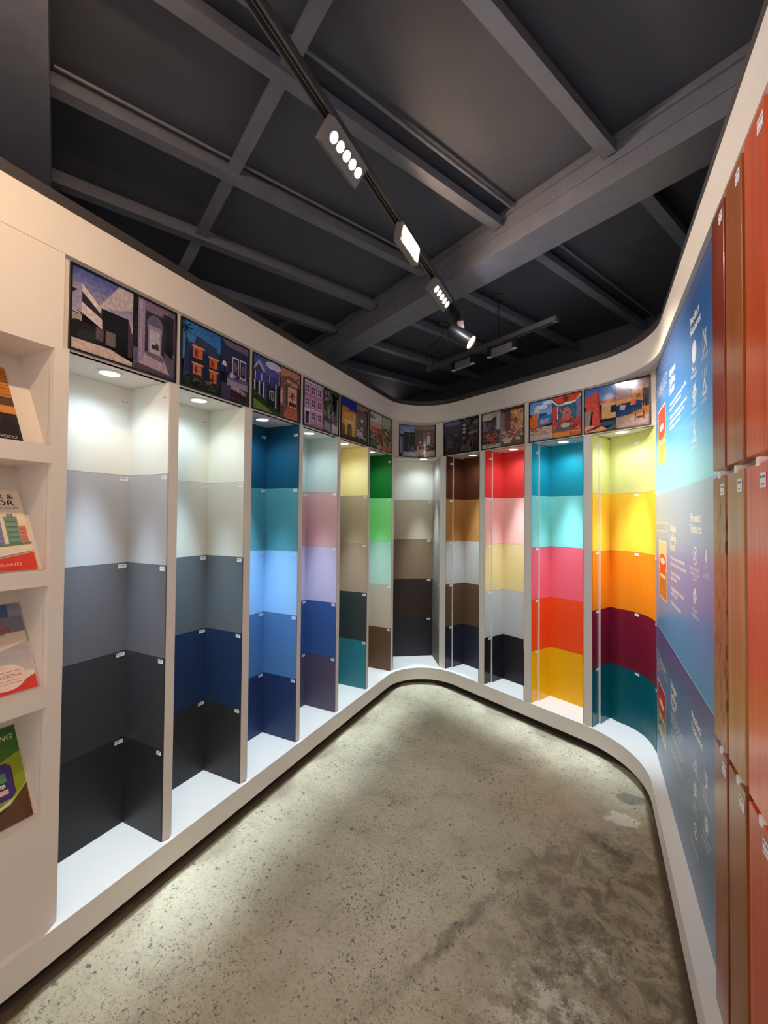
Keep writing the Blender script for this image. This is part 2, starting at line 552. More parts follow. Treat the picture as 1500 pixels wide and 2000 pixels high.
def wood_material(name, dark, light, rough=0.28, weather=0.0):
    m = bpy.data.materials.new(name)
    m.use_nodes = True
    nt = m.node_tree; L = nt.links
    b = nt.nodes['Principled BSDF']
    tc = nt.nodes.new('ShaderNodeTexCoord')
    oi = nt.nodes.new('ShaderNodeObjectInfo')
    add = nt.nodes.new('ShaderNodeVectorMath'); add.operation = 'ADD'
    L.new(tc.outputs['Object'], add.inputs[0]); L.new(oi.outputs['Random'], add.inputs[1])
    mp = nt.nodes.new('ShaderNodeMapping'); mp.inputs['Scale'].default_value = (60, 60, 2.2)
    L.new(add.outputs[0], mp.inputs['Vector'])
    n = nt.nodes.new('ShaderNodeTexNoise'); n.inputs['Scale'].default_value = 1.2; n.inputs['Detail'].default_value = 6
    n.inputs['Distortion'].default_value = 0.6
    L.new(mp.outputs[0], n.inputs['Vector'])
    mp2 = nt.nodes.new('ShaderNodeMapping'); mp2.inputs['Scale'].default_value = (6, 9, 0.9)
    L.new(add.outputs[0], mp2.inputs['Vector'])
    n2 = nt.nodes.new('ShaderNodeTexNoise'); n2.inputs['Scale'].default_value = 1.5; n2.inputs['Detail'].default_value = 3
    L.new(mp2.outputs[0], n2.inputs['Vector'])
    cr = nt.nodes.new('ShaderNodeValToRGB')
    cr.color_ramp.elements[0].position = 0.32; cr.color_ramp.elements[0].color = (*lin(dark), 1)
    cr.color_ramp.elements[1].position = 0.68; cr.color_ramp.elements[1].color = (*lin(light), 1)
    ad = nt.nodes.new('ShaderNodeMath'); ad.operation = 'MULTIPLY_ADD'; ad.inputs[1].default_value = 0.5
    hf = nt.nodes.new('ShaderNodeMath'); hf.operation = 'MULTIPLY'; hf.inputs[1].default_value = 0.5
    L.new(n2.outputs['Fac'], hf.inputs[0]); L.new(n.outputs['Fac'], ad.inputs[0]); L.new(hf.outputs[0], ad.inputs[2])
    L.new(ad.outputs[0], cr.inputs[0])
    L.new(cr.outputs[0], b.inputs['Base Color'])
    if weather:
        mp3 = nt.nodes.new('ShaderNodeMapping'); mp3.inputs['Scale'].default_value = (90, 90, 22)
        L.new(add.outputs[0], mp3.inputs['Vector'])
        n3 = nt.nodes.new('ShaderNodeTexNoise'); n3.inputs['Scale'].default_value = 1.0; n3.inputs['Detail'].default_value = 5
        L.new(mp3.outputs[0], n3.inputs['Vector'])
        mr = nt.nodes.new('ShaderNodeMapRange'); mr.inputs['From Min'].default_value = 0.54; mr.inputs['From Max'].default_value = 0.62
        mr.inputs['To Max'].default_value = weather
        L.new(n3.outputs['Fac'], mr.inputs['Value'])
        mx = nt.nodes.new('ShaderNodeMix'); mx.data_type = 'RGBA'
        L.new(mr.outputs[0], mx.inputs[0]); L.new(cr.outputs[0], mx.inputs[6]); mx.inputs[7].default_value = (*lin((70, 48, 30)), 1)
        L.new(mx.outputs[2], b.inputs['Base Color'])
    b.inputs['Roughness'].default_value = rough
    b.inputs['Coat Weight'].default_value = 0.35
    b.inputs['Coat Roughness'].default_value = 0.15
    bp = nt.nodes.new('ShaderNodeBump'); bp.inputs['Strength'].default_value = 0.12; bp.inputs['Distance'].default_value = 0.002
    L.new(n.outputs['Fac'], bp.inputs['Height']); L.new(bp.outputs[0], b.inputs['Normal'])
    return m

# ------------------------------------------------------------------ shell
struct = lambda o: tag(o, kind='structure')
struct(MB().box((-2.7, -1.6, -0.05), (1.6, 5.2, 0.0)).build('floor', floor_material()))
Z_DECK = 3.045
ceiling = struct(MB().box((-2.7, -1.6, Z_DECK), (1.6, 5.2, Z_DECK + 0.05)).build('ceiling', BLACK))
struct(MB().box((-2.7, -1.6, 0), (-2.62, 5.2, Z_DECK)).build('wall_outer_left', BLACK))
struct(MB().box((1.5, -1.6, 0), (1.58, 5.2, Z_DECK)).build('wall_outer_right', BLACK))
ob = MB().obox(bk(-0.4, 0.80, Z_DECK / 2), EB * 2.6, NB * 0.04, Vector((0, 0, Z_DECK / 2)))
struct(ob.build('wall_outer_back', BLACK))

def bar(name, s0, s1, n0, n1, z0, z1, m=STEEL):
    mb = MB().obox(bk((s0 + s1) / 2, (n0 + n1) / 2, (z0 + z1) / 2), EB * ((s1 - s0) / 2), NB * ((n1 - n0) / 2), Vector((0, 0, (z1 - z0) / 2)))
    return mb
# main beam with its flange lines
mb = bar('', -3.2, 2.2, -1.03, -0.84, 2.85, Z_DECK)
mb.add(*[(q.v, q.f) for q in [bar('', -3.2, 2.2, -1.036, -1.03, 2.932, 2.940)]][0])
mb.add(*[(q.v, q.f) for q in [bar('', -3.2, 2.2, -1.045, -1.03, 3.0, 3.012)]][0])
mb.add(*[(q.v, q.f) for q in [bar('', -3.2, 2.2, -0.84, -0.80, 2.885, 2.90)]][0])
mb.build('main_beam', STEEL, ceiling)
bar('', -3.4, 2.0, -3.10, -2.81, 2.90, Z_DECK).build('main_beam', STEEL, ceiling)
# purlins (C sections: web plus bottom lip) either side of the beam
for s in (-2.09, -1.535, -1.02, -0.50, 0.03, 0.57, 1.1):
    for (n0, n1) in ((-2.81, -1.045), (-0.80, 0.76)):
        p = bar('', s - 0.026, s + 0.026, n0, n1, 2.96, 2.968)
        p.add(*(lambda q: (q.v, q.f))(bar('', s - 0.026, s - 0.018, n0, n1, 2.968, Z_DECK)))
        p.add(*(lambda q: (q.v, q.f))(bar('', s + 0.018, s + 0.026, n0, n1, 2.968, 3.0)))
        p.build('purlin', STEEL, ceiling)
    # bridging straps between the purlins
for s in (-2.09, -1.535, -1.02, -0.50, 0.03):
    bar('', s + 0.027, s + 0.50, -2.222, -2.17, 2.975, 2.985).build('bridging_strap', GALV if s == -1.535 else STEEL, ceiling)
bar('', -2.06, -1.56, -1.43, -1.395, 2.975, 2.985).build('bridging_strap', STEEL, ceiling)
MB().tube([bk(0.11, -2.8, 3.02), bk(0.11, -1.05, 3.02)], 0.008).build('conduit', STEEL, ceiling)
MB().tube([bk(0.11, -0.79, 3.02), bk(0.11, 0.75, 3.02)], 0.008).build('conduit', STEEL, ceiling)
MB().tube([bk(-0.44, -2.8, 3.0), bk(-0.44, -1.05, 3.0)], 0.006).build('conduit', STEEL, ceiling)

# plinth, recessed kick, header recess, projecting upper band, dark cap
PL = room_path(-1.575, 0.003, 0.272, 0.345, 0.60)
struct(ribbon('trim_1', PL, 0.047, 0.15, 0.42, WHITE))
KP = room_path(-1.612, 0.040, 0.309, 0.36, 0.61)
struct(ribbon('trim_2', KP, 0.0, 0.047, 0.2, KICK))
HP = room_path(-1.615, 0.033, 0.335, 0.26, 0.02, y0=0.776, y1=2.935)
struct(ribbon('trim_3', HP, 2.066, 2.385, 0.02, WHITE2))
BP = room_path(-1.597, 0.012, 0.316, 0.35, 0.58)
struct(ribbon('trim_4', BP, 2.385, 2.5375, 0.2, WHITE2))
CP = room_path(-1.600, 0.015, 0.319, 0.35, 0.58)
struct(ribbon('trim_5', CP, 2.5375, 2.580, 0.2, CAPM))
struct(MB().box((0.335, -1.0, 0.15), (0.40, 2.92, 2.385)).build('wall_right', WHITE2))

# ------------------------------------------------------------------ paint alcoves
PCACHE = {}
def paint(rgb, gloss=False):
    k = (rgb, gloss)
    if k not in PCACHE:
        PCACHE[k] = mat('paint_%02x%02x%02x' % rgb, rgb, 0.16 if gloss else 0.42, 0.5 if gloss else 0.35, noise=0.015, nscale=5)
    return PCACHE[k]

ZB = [0.15, 0.525, 0.905, 1.293, 1.678, 2.066]      # band heights

# top to bottom colours and their names
ALC = [
    (((232, 230, 221), 'off-white'), ((184, 185, 188), 'light grey'), ((106, 105, 111), 'mid grey'), ((60, 60, 64), 'charcoal'), ((43, 43, 46), 'black')),
    (((228, 229, 216), 'cream white'), ((204, 206, 197), 'pale grey'), ((98, 106, 113), 'slate grey'), ((36, 54, 88), 'navy'), ((48, 48, 50), 'black')),
    (((24, 84, 114), 'deep teal blue'), ((92, 164, 174), 'teal'), ((158, 208, 250), 'sky blue'), ((84, 130, 182), 'mid blue'), ((42, 60, 102), 'navy')),
    (((192, 208, 200), 'pale mint'), ((214, 172, 172), 'dusty pink'), ((196, 189, 217), 'lavender'), ((58, 90, 148), 'denim blue'), ((88, 80, 102), 'purple grey')),
    (((246, 230, 165), 'pale yellow'), ((186, 171, 145), 'khaki'), ((178, 156, 133), 'tan'), ((60, 67, 67), 'dark grey green'), ((52, 128, 140), 'teal')),
    (((24, 116, 42), 'green'), ((156, 232, 146), 'light green'), ((186, 212, 198), 'pale aqua'), ((198, 182, 162), 'beige'), ((106, 78, 52), 'brown')),
    (((230, 228, 212), 'ivory'), ((190, 176, 148), 'beige'), ((136, 112, 86), 'taupe'), ((56, 41, 35), 'dark brown'), ((42, 39, 43), 'black')),
    (((88, 44, 26), 'chocolate brown'), ((178, 122, 68), 'caramel'), ((190, 184, 178), 'light grey'), ((98, 74, 54), 'brown'), ((40, 42, 54), 'navy black')),
    (((224, 62, 58), 'red'), ((242, 190, 180), 'pale pink'), ((228, 205, 148), 'pale yellow'), ((196, 194, 193), 'light grey'), ((34, 31, 36), 'black')),
    (((30, 158, 178), 'cyan blue'), ((152, 234, 226), 'aqua'), ((240, 106, 122), 'pink'), ((238, 82, 28), 'orange'), ((236, 184, 10), 'yellow')),
    (((220, 221, 150), 'lime yellow'), ((246, 202, 66), 'golden yellow'), ((236, 138, 26), 'orange'), ((120, 24, 50), 'burgundy'), ((4, 92, 104), 'dark teal')),
]
LABELS = [
    'tall wall alcove banded off-white, greys and charcoal, next to the brochure rack',
    'tall wall alcove banded cream, pale grey, slate, navy and black',
    'tall wall alcove banded deep teal blue, teal, sky blue and navy',
    'tall wall alcove banded mint, dusty pink, lavender, denim blue and purple grey',
    'tall wall alcove with pale yellow over khaki, tan, dark grey and teal',
    'tall wall alcove with green and light green over aqua, beige and brown',
    'wedge-shaped corner alcove banded ivory, beige, taupe and dark brown',
    'tall wall alcove banded chocolate brown, caramel, light grey and navy black',
    'tall wall alcove banded red, pale pink, pale yellow, grey and black',
    'tall wall alcove banded cyan, aqua, pink, orange and yellow',
    'curved alcove banded lime, golden yellow, orange, burgundy and teal beside the blue board',
]
GROUP = 'paint colour alcoves along the wall'

def name_tag(parent, fm, u1, v1, wd=0.036, h=0.017):
    """paper tag whose top right corner is (u1, v1) on a panel; fm(u, v, w) -> point"""
    a = Art()
    a.rect(0, 0, wd, h, (236, 236, 240))
    a.disc(wd * 0.12, h * 0.66, h * 0.14, h * 0.14, (40, 60, 130), 8)
    a.rect(wd * 0.22, h * 0.58, wd * 0.8, h * 0.74, (120, 125, 150))
    a.rect(wd * 0.22, h * 0.28, wd * 0.62, h * 0.38, (170, 172, 182))
    return a.build('name_tag', TAGP, lambda u, v, ww: fm(u1 - wd + u, v1 - h + v, 0.0008 + ww), parent)

def panel(parent, a, b, z0, z1, th, rgb, cname, gloss=False):
    """vertical board whose face runs a->b in plan; thickness to the left of travel"""
    a, b = Vector(a), Vector(b)
    T = (b - a).normalized(); N = Vector((-T.y, T.x))
    pts = [a, b, b + N * th, a + N * th]
    o = MB().prism(pts, z0 + 0.0006, z1 - 0.0006).build('colour_panel', paint(rgb, gloss), parent)
    o['label'] = cname + ' panel'
    return o

def face_map(a, b):
    a, b = Vector(a), Vector(b)
    T = (b - a).normalized(); N = Vector((-T.y, T.x))
    return (lambda u, v, w: Vector((a.x + T.x * u - N.x * w, a.y + T.y * u - N.y * w, v))), (b - a).length

def downlight(x, y, label, beam=True):
    t = tag(empty('downlight', (x, y, 2.066)), label, 'downlight', 'downlights in the alcove tops')
    MB().lathe((0, 0, 0), (0, 0, -1), [(0.046, -0.001), (0.046, 0.003), (0.042, 0.006), (0.036, 0.006), (0.034, 0.002), (0.034, -0.001)]).build('trim_ring', RINGM, t, True)
    MB().lathe((0, 0, 0), (0, 0, -1), [(0.034, 0.0005), (0.033, 0.003), (0.02, 0.0045), (0.0, 0.005)]).build('lens', LENS, t, True)
    for nm, en, sz in (('downlight_beam', SPOT_W, 37), ('downlight_spill', SPILL_W, 160)):
        ld = bpy.data.lights.new(nm, 'SPOT')
        ld.energy = en; ld.color = COOL; ld.spot_size = R(sz); ld.spot_blend = 1.0; ld.shadow_soft_size = 0.03
        lo = bpy.data.objects.new(nm, ld)
        lo.location = (0, 0, -0.04)
        link(lo, t)
    return t

LEFT = [(0.796, 1.180, 1.222), (1.222, 1.610, 1.657), (1.657, 2.055, 2.090), (2.090, 2.489, 2.524), (2.524, 2.932, 2.962), (2.962, 3.378, 3.418)]
XF, XB = -1.600, -1.857
DLS = [(-1.712, 0.995), (-1.712, 1.416), (-1.712, 1.853), (-1.70, 2.285), (-1.70, 2.722), (-1.70, 3.16)]
SHORT = ['off-white and charcoal', 'cream and navy', 'teal and sky blue', 'mint and pink', 'pale yellow and khaki', 'green', 'ivory corner', 'chocolate brown', 'red and pink', 'cyan and aqua', 'lime yellow']

for i, (y0, y1, y2) in enumerate(LEFT):
    t = tag(empty('paint_alcove', (0, 0, 0)), LABELS[i], 'alcove', GROUP)
    for k in range(5):
        rgb, cn = ALC[i][k]
        z0, z1 = ZB[4 - k], ZB[5 - k]
        pb = panel(t, (XB, y0), (XB, y1), z0, z1, 0.012, rgb, cn)
        fm, ln = face_map((XB, y0), (XB, y1))
        name_tag(pb, fm, ln - 0.012, z1 - 0.006 - (0.05 if k == 0 else 0))
        # far side panel, seen from the room
        ps = panel(t, (XB, y1 - 0.006), (XF - 0.0008, y1 - 0.006), z0, z1, 0.006, rgb, cn)
        fm, ln = face_map((XB, y1 - 0.006), (XF, y1 - 0.006))
        name_tag(ps, fm, ln - 0.008, z1 - 0.006 - (0.05 if k == 0 else 0), 0.030)
        panel(t, (XF - 0.006, y0 + 0.002), (XB, y0 + 0.002), z0, z1, 0.002, rgb, cn)
    MB().box((XB - 0.012, y1, 0.15), (XF, y2, 2.066)).build('divider', WHITE, t)
    if i == 0:
        MB().box((XB - 0.012, 0.776, 0.15), (XF, 0.796, 2.066)).build('divider', WHITE, t)
    MB().box((XB - 0.012, y0, 2.066), (-1.6155, y1, 2.08)).build('soffit', WHITE, t)
    downlight(*DLS[i], 'round recessed downlight lighting the %s alcove' % SHORT[i])

def b2(s, n):
    p = bk(s, n); return Vector((p.x, p.y))

# corner alcove
A7, B7, C7, D7 = Vector((-1.600, 3.428)), Vector((-1.868, 3.648)), Vector((-1.422, 3.950)), Vector((-1.257, 3.684))
t = tag(empty('paint_alcove', (0, 0, 0)), LABELS[6], 'alcove', GROUP)
for k in range(5):
    rgb, cn = ALC[6][k]
    z0, z1 = ZB[4 - k], ZB[5 - k]
    pb = panel(t, B7, C7, z0, z1, 0.012, rgb, cn)
    fm, ln = face_map(B7, C7)
    name_tag(pb, fm, ln - 0.018, z1 - 0.006 - (0.05 if k == 0 else 0))
    ps = panel(t, C7, D7, z0, z1, 0.006, rgb, cn)
    fm, ln = face_map(C7, D7)
    name_tag(ps, fm, ln - 0.008, z1 - 0.006, 0.03)
    panel(t, A7, B7, z0, z1, 0.006, rgb, cn)
arc = [p for p in offset(room_path(-1.6155, 0.0335, 0.335, 0.26, 0.02, y0=3.40), 0.0) if p.y > 3.43 and p.x < -1.27]
MB().prism([A7, B7, C7, D7] + list(reversed(arc)), 2.066, 2.08).build('soffit', WHITE, t)
F7 = [D7, b2(-1.33, 0.015), b2(-1.33, 0.262), C7 + Vector((0.01, 0.01)), C7]
MB().prism(F7, 0.15, 2.066).build('divider', WHITE, t)
downlight(-1.44, 3.73, 'round recessed downlight lighting the ivory corner alcove')

# back wall alcoves
BACK = [(-1.33, -0.945, -0.890), (-0.890, -0.517, -0.458), (-0.458, -0.068, -0.012)]
DLB = [(-1.112, 0.125), (-0.692, 0.125), (-0.265, 0.115), (0.150, 0.075)]
ND, NS = 0.245, 0.10
def side_boards(t, s0, i):
    """left side of a back-wall alcove: flush front board, proud rear board with a white edge"""
    for k in range(5):
        rgb, cn = ALC[i][k]
        z0, z1 = ZB[4 - k], ZB[5 - k]
        pf = panel(t, b2(s0 + 0.0038, 0.016), b2(s0 + 0.0038, NS), z0, z1, 0.003, rgb, cn, True)
        fm, ln = face_map(b2(s0 + 0.0038, 0.016), b2(s0 + 0.0038, NS))
        name_tag(pf, fm, ln - 0.004, z1 - 0.006 - (0.05 if k == 0 else 0), 0.034)
        panel(t, b2(s0 + 0.015, NS), b2(s0 + 0.015, ND), z0, z1 - (0.012 if k == 0 else 0), 0.0142, rgb, cn, True)
    e = [b2(s0 + 0.0008, NS - 0.002), b2(s0 + 0.0152, NS - 0.002), b2(s0 + 0.0152, NS), b2(s0 + 0.0008, NS)]
    MB().prism(e, 0.15, 2.054).build('board_edge', EDGE, t)
for j, (s0, s1, s2) in enumerate(BACK):
    i = 7 + j
    t = tag(empty('paint_alcove', (0, 0, 0)), LABELS[i], 'alcove', GROUP)
    side_boards(t, s0, i)
    for k in range(5):
        rgb, cn = ALC[i][k]
        z0, z1 = ZB[4 - k], ZB[5 - k]
        panel(t, b2(s0 + 0.015, ND), b2(s1, ND), z0, z1, 0.012, rgb, cn)
        panel(t, b2(s1 - 0.006, ND), b2(s1 - 0.006, 0.016), z0, z1, 0.006, rgb, cn)
    MB().prism([b2(s1, 0.015), b2(s2, 0.015), b2(s2, ND + 0.012), b2(s1, ND + 0.012)], 0.15, 2.066).build('divider', WHITE, t)
    MB().prism([b2(s0 + 0.001, 0.034), b2(s1, 0.034), b2(s1, ND + 0.012), b2(s0 + 0.001, ND + 0.012)], 2.066, 2.08).build('soffit', WHITE, t)
    q = b2(*DLB[j])
    downlight(q.x, q.y, 'round recessed downlight lighting the %s alcove' % SHORT[i])

# last alcove with its curved back
t = tag(empty('paint_alcove', (0, 0, 0)), LABELS[10], 'alcove', GROUP)
side_boards(t, -0.012, 10)
ctrl = [b2(0.001, ND), Vector((0.150, 3.243)), Vector((0.200, 3.216)), Vector((0.245, 3.175)), Vector((0.282, 3.122)), Vector((0.308, 3.060)), Vector((0.324, 2.990)), Vector((0.332, 2.921))]
s_ = Sampler(ctrl)
CURVE = [s_.at(s_.d[-1] * k / 24)[0] for k in range(25)]
for k in range(5):
    rgb, cn = ALC[10][k]
    z0, z1 = ZB[4 - k], ZB[5 - k]
    q = offset(CURVE, 0.012)
    n = len(CURVE)
    v = [(p.x, p.y, z) for z in (z0 + 0.0006, z1 - 0.0006) for p in CURVE + q[::-1]]
    f = [list(range(2 * n))[::-1], list(range(2 * n, 4 * n))] + [(a, (a + 1) % (2 * n), 2 * n + (a + 1) % (2 * n), 2 * n + a) for a in range(2 * n)]
    o = mesh_obj('colour_panel', v, f, paint(rgb), t, True)
    o['label'] = cn + ' curved panel'
    sm = Sampler(CURVE)
    def cm(u, v_, w_, sm=sm):
        p, nn = sm.at(u)
        return Vector((p.x - nn.x * w_, p.y - nn.y * w_, v_))
    name_tag(o, cm, 0.215, z1 - 0.006 - (0.05 if k == 0 else 0))
    if k: name_tag(o, cm, 0.475, z1 - 0.006)
MB().prism([b2(-0.011, 0.034), Vector((0.334, 2.944)), Vector((0.334, 2.921))] + [p for p in reversed(CURVE)] + [b2(-0.011, ND)], 2.066, 2.08).build('soffit', WHITE, t)
q = b2(*DLB[3])
downlight(q.x, q.y, 'round recessed downlight lighting the lime yellow alcove')

# ------------------------------------------------------------------ pictures above the alcoves
def pic1(a, b):
    a.grad(0, 0.45, 1, 1, (196, 178, 178), (74, 84, 150), 8)
    a.poly([(0.4, 0.6), (1, 0.75), (1, 1), (0.75, 1)], (182, 170, 178))
    a.rect(0, 0.12, 1, 0.36, (38, 36, 42))
    a.poly([(0, 0.78), (0.16, 0.80), (0.45, 0.60), (0.5, 0.40), (0, 0.48)], (44, 44, 58))
    a.poly([(0, 0.66), (0.16, 0.78), (0.16, 0.60), (0, 0.60)], (150, 140, 172))
    a.poly([(0.16, 0.82), (0.45, 0.62), (0.44, 0.55), (0.16, 0.73)], (214, 196, 196))
    a.poly([(0, 0.80), (0.16, 0.82), (0.16, 0.73), (0, 0.73)], (150, 142, 176))
    a.poly([(0.16, 0.60), (0.52, 0.46), (0.52, 0.34), (0.16, 0.47)], (206, 190, 192))
    a.poly([(0, 0.60), (0.16, 0.60), (0.16, 0.47), (0, 0.47)], (156, 148, 178))
    a.rect(0, 0.28, 0.16, 0.44, (160, 146, 152))
    a.poly([(0.46, 0.62), (0.92, 0.62), (0.92, 0.12), (0.5, 0.16)], (26, 26, 32))
    a.poly([(0.92, 0.62), (1, 0.42), (1, 0.12), (0.92, 0.12)], (70, 56, 66))
    a.rect(0.38, 0.2, 0.5, 0.36, (92, 82, 84)); a.rect(0.54, 0.18, 0.7, 0.36, (110, 98, 100))
    a.disc(0.1, 0.27, 0.13, 0.1, (34, 34, 36)); a.disc(0.24, 0.2, 0.14, 0.07, (44, 48, 44))
    a.poly([(0, 0), (1, 0), (1, 0.06), (0.6, 0.14), (0, 0.13)], (200, 178, 172))
    b.rect(0, 0, 1, 1, (96, 86, 108))
    b.poly([(0.1, 1), (0.85, 1), (0.75, 0.84), (0.28, 0.84)], (124, 104, 126))
    b.rect(0, 0.3, 0.1, 1, (32, 32, 42)); b.rect(0.1, 0.0, 0.26, 1, (140, 126, 152)); b.rect(0.14, 0.2, 0.2, 1, (158, 146, 170))
    b.rect(0.26, 0.28, 0.74, 0.86, (54, 50, 64)); b.disc(0.5, 0.68, 0.2, 0.16, (104, 96, 122))
    b.rect(0.34, 0.3, 0.66, 0.68, (150, 138, 160)); b.rect(0.38, 0.3, 0.62, 0.62, (180, 168, 186))
    b.poly([(0.42, 0.36), (0.6, 0.36), (0.58, 0.44), (0.5, 0.47), (0.42, 0.44)], (60, 54, 62)); b.rect(0.42, 0.42, 0.52, 0.46, (206, 196, 200))
    b.rect(0.7, 0.38, 0.98, 0.92, (48, 44, 56)); b.poly([(0.76, 0.36), (0.94, 0.3), (0.94, 0.8), (0.78, 0.8)], (32, 30, 38))
    b.poly([(0.1, 0.06), (0.9, 0.02), (0.7, 0.3), (0.3, 0.3)], (176, 152, 164)); b.poly([(0.3, 0.3), (0.75, 0.28), (0.72, 0.2), (0.28, 0.24)], (112, 98, 112))
    b.poly([(0, 0), (1, 0), (1, 0.05), (0.1, 0.1)], (84, 74, 92))
def pic2(a, b):
    a.grad(0, 0.4, 1, 1, (80, 140, 190), (48, 108, 176), 6)
    a.poly([(0.02, 0), (0.1, 0), (0.16, 0.74), (0.1, 0.74)], (44, 66, 98))
    a.rect(0.1, 0.12, 1, 0.70, (48, 56, 88)); a.poly([(0.3, 0.66), (0.9, 0.60), (0.9, 0.76), (0.36, 0.84)], (56, 62, 96))
    a.rect(0.18, 0.12, 0.98, 0.6, (40, 46, 74))
    for (x, y, w_, h) in ((0.28, 0.48, 0.24, 0.17), (0.28, 0.22, 0.22, 0.16), (0.7, 0.42, 0.22, 0.15), (0.72, 0.16, 0.18, 0.2)):
        a.rect(x, y, x + w_, y + h, (196, 112, 66)); a.rect(x + 0.04, y + 0.02, x + w_ * 0.5, y + h * 0.8, (118, 62, 42)); a.rect(x - 0.03, y + h, x + w_ + 0.05, y + h + 0.025, (226, 146, 92))
    for k in range(7):
        th = k * 0.9
        a.line([(0.1, 0.9), (0.1 + 0.16 * math.cos(th), 0.9 + 0.09 * math.sin(th))], 0.025, (24, 36, 48))
    a.line([(0.1, 0.9), (0.13, 0.5)], 0.02, (30, 40, 54))
    a.rect(0, 0, 1, 0.14, (40, 44, 44)); a.busy(0, 0, 1, 0.24, [(46, 62, 44), (72, 84, 58), (34, 38, 36), (96, 92, 84)], 34, 5)
    b.rect(0, 0, 1, 1, (48, 54, 92)); b.poly([(0, 1), (1, 1), (1, 0.88), (0.2, 0.9)], (112, 94, 120))
    b.rect(0, 0, 1, 0.28, (70, 64, 92))
    for x in (0.4, 0.68):
        b.rect(x, 0.42, x + 0.24, 0.76, (196, 184, 196)); b.rect(x + 0.03, 0.45, x + 0.21, 0.73, (52, 46, 70)); b.disc(x + 0.12, 0.59, 0.06, 0.09, (110, 92, 116))
    b.poly([(0.03, 0.56), (0.2, 0.54), (0.17, 0.62), (0.08, 0.63)], (228, 216, 214)); b.rect(0.1, 0.36, 0.13, 0.55, (30, 28, 36))
    b.rect(0, 0.26, 0.22, 0.44, (28, 30, 44)); b.rect(0.22, 0.24, 0.98, 0.36, (150, 140, 168)); b.rect(0.26, 0.34, 0.96, 0.42, (98, 94, 132))
    b.poly([(0.3, 0.4), (0.42, 0.36), (0.44, 0.46), (0.34, 0.48)], (190, 178, 190)); b.rect(0.52, 0.38, 0.64, 0.46, (60, 54, 84))
    b.poly([(0.3, 0.08), (0.98, 0.02), (0.98, 0.18), (0.4, 0.24)], (62, 46, 52)); b.poly([(0.34, 0.2), (0.9, 0.14), (0.92, 0.2), (0.42, 0.27)], (170, 144, 150))
    for x in (0.4, 0.55, 0.7, 0.85): b.line([(x, 0.2), (x, 0.0)], 0.04, (40, 30, 36))
def pic3(a, b):
    a.grad(0, 0.6, 1, 1, (130, 150, 210), (70, 90, 160), 5); a.disc(0.75, 0.92, 0.3, 0.08, (196, 200, 224))
    a.poly([(0, 0.2), (0, 0.80), (0.2, 0.95), (0.42, 0.76), (0.95, 0.82), (0.95, 0.2)], (70, 70, 110))
    a.poly([(0, 0.74), (0.2, 0.95), (0.44, 0.76), (0.38, 0.72), (0.2, 0.86), (0.02, 0.7)], (168, 166, 206))
    a.poly([(0.4, 0.7), (0.95, 0.72), (0.85, 0.86), (0.5, 0.84)], (98, 84, 156))
    for (x, y) in ((0.1, 0.56), (0.32, 0.56), (0.62, 0.58)): a.rect(x, y, x + 0.16, y + 0.14, (66, 74, 160)); a.rect(x - 0.03, y, x, y + 0.14, (206, 204, 222))
    a.rect(0.0, 0.3, 0.44, 0.5, (34, 34, 44))
    for x in (0.04, 0.2, 0.36): a.rect(x, 0.26, x + 0.05, 0.54, (190, 190, 208))
    a.rect(0.5, 0.1, 0.96, 0.52, (38, 42, 50)); a.rect(0.6, 0.26, 0.78, 0.44, (206, 206, 206)); a.rect(0.62, 0.28, 0.76, 0.42, (78, 84, 92)); a.line([(0.69, 0.28), (0.69, 0.42)], 0.02, (206, 206, 206))
    a.rect(0.82, 0.12, 0.86, 0.6, (198, 200, 214))
    a.poly([(0, 0), (1, 0), (1, 0.05), (0.3, 0.26), (0, 0.36)], (46, 58, 42)); a.busy(0, 0.06, 0.7, 0.3, [(36, 50, 34), (60, 74, 44), (44, 54, 40)], 24, 9)
    a.poly([(0, 0), (0.8, 0), (0, 0.2)], (110, 136, 66))
    b.rect(0, 0, 1, 1, (128, 92, 80)); b.poly([(0, 0.8), (0.5, 0.9), (1, 0.8), (1, 1), (0, 1)], (188, 132, 106))
    b.line([(0.1, 0.84), (0.55, 0.74), (0.95, 0.9)], 0.06, (120, 74, 58)); b.rect(0.3, 0.74, 0.54, 0.8, (206, 150, 122)); b.rect(0.56, 0.7, 0.86, 0.78, (200, 140, 112))
    b.rect(0.26, 0.12, 0.96, 0.68, (88, 78, 76)); b.rect(0.38, 0.26, 0.84, 0.66, (226, 166, 150))
    for k in range(9): b.line([(0.6, 0.5), (0.6 + 0.18 * math.cos(k * 0.7), 0.5 + 0.12 * math.sin(k * 0.7))], 0.03, (96, 46, 44))
    b.line([(0.6, 0.5), (0.62, 0.34)], 0.03, (70, 40, 38)); b.rect(0.42, 0.28, 0.8, 0.36, (80, 52, 48)); b.rect(0, 0.2, 0.14, 0.6, (168, 118, 104)); b.rect(0.02, 0.3, 0.1, 0.54, (214, 180, 172))
    b.poly([(0.1, 0), (0.96, 0), (0.9, 0.26), (0.36, 0.26)], (178, 96, 66)); b.rect(0, 0, 0.2, 0.24, (92, 66, 62)); b.rect(0.88, 0, 1, 0.7, (62, 54, 54))
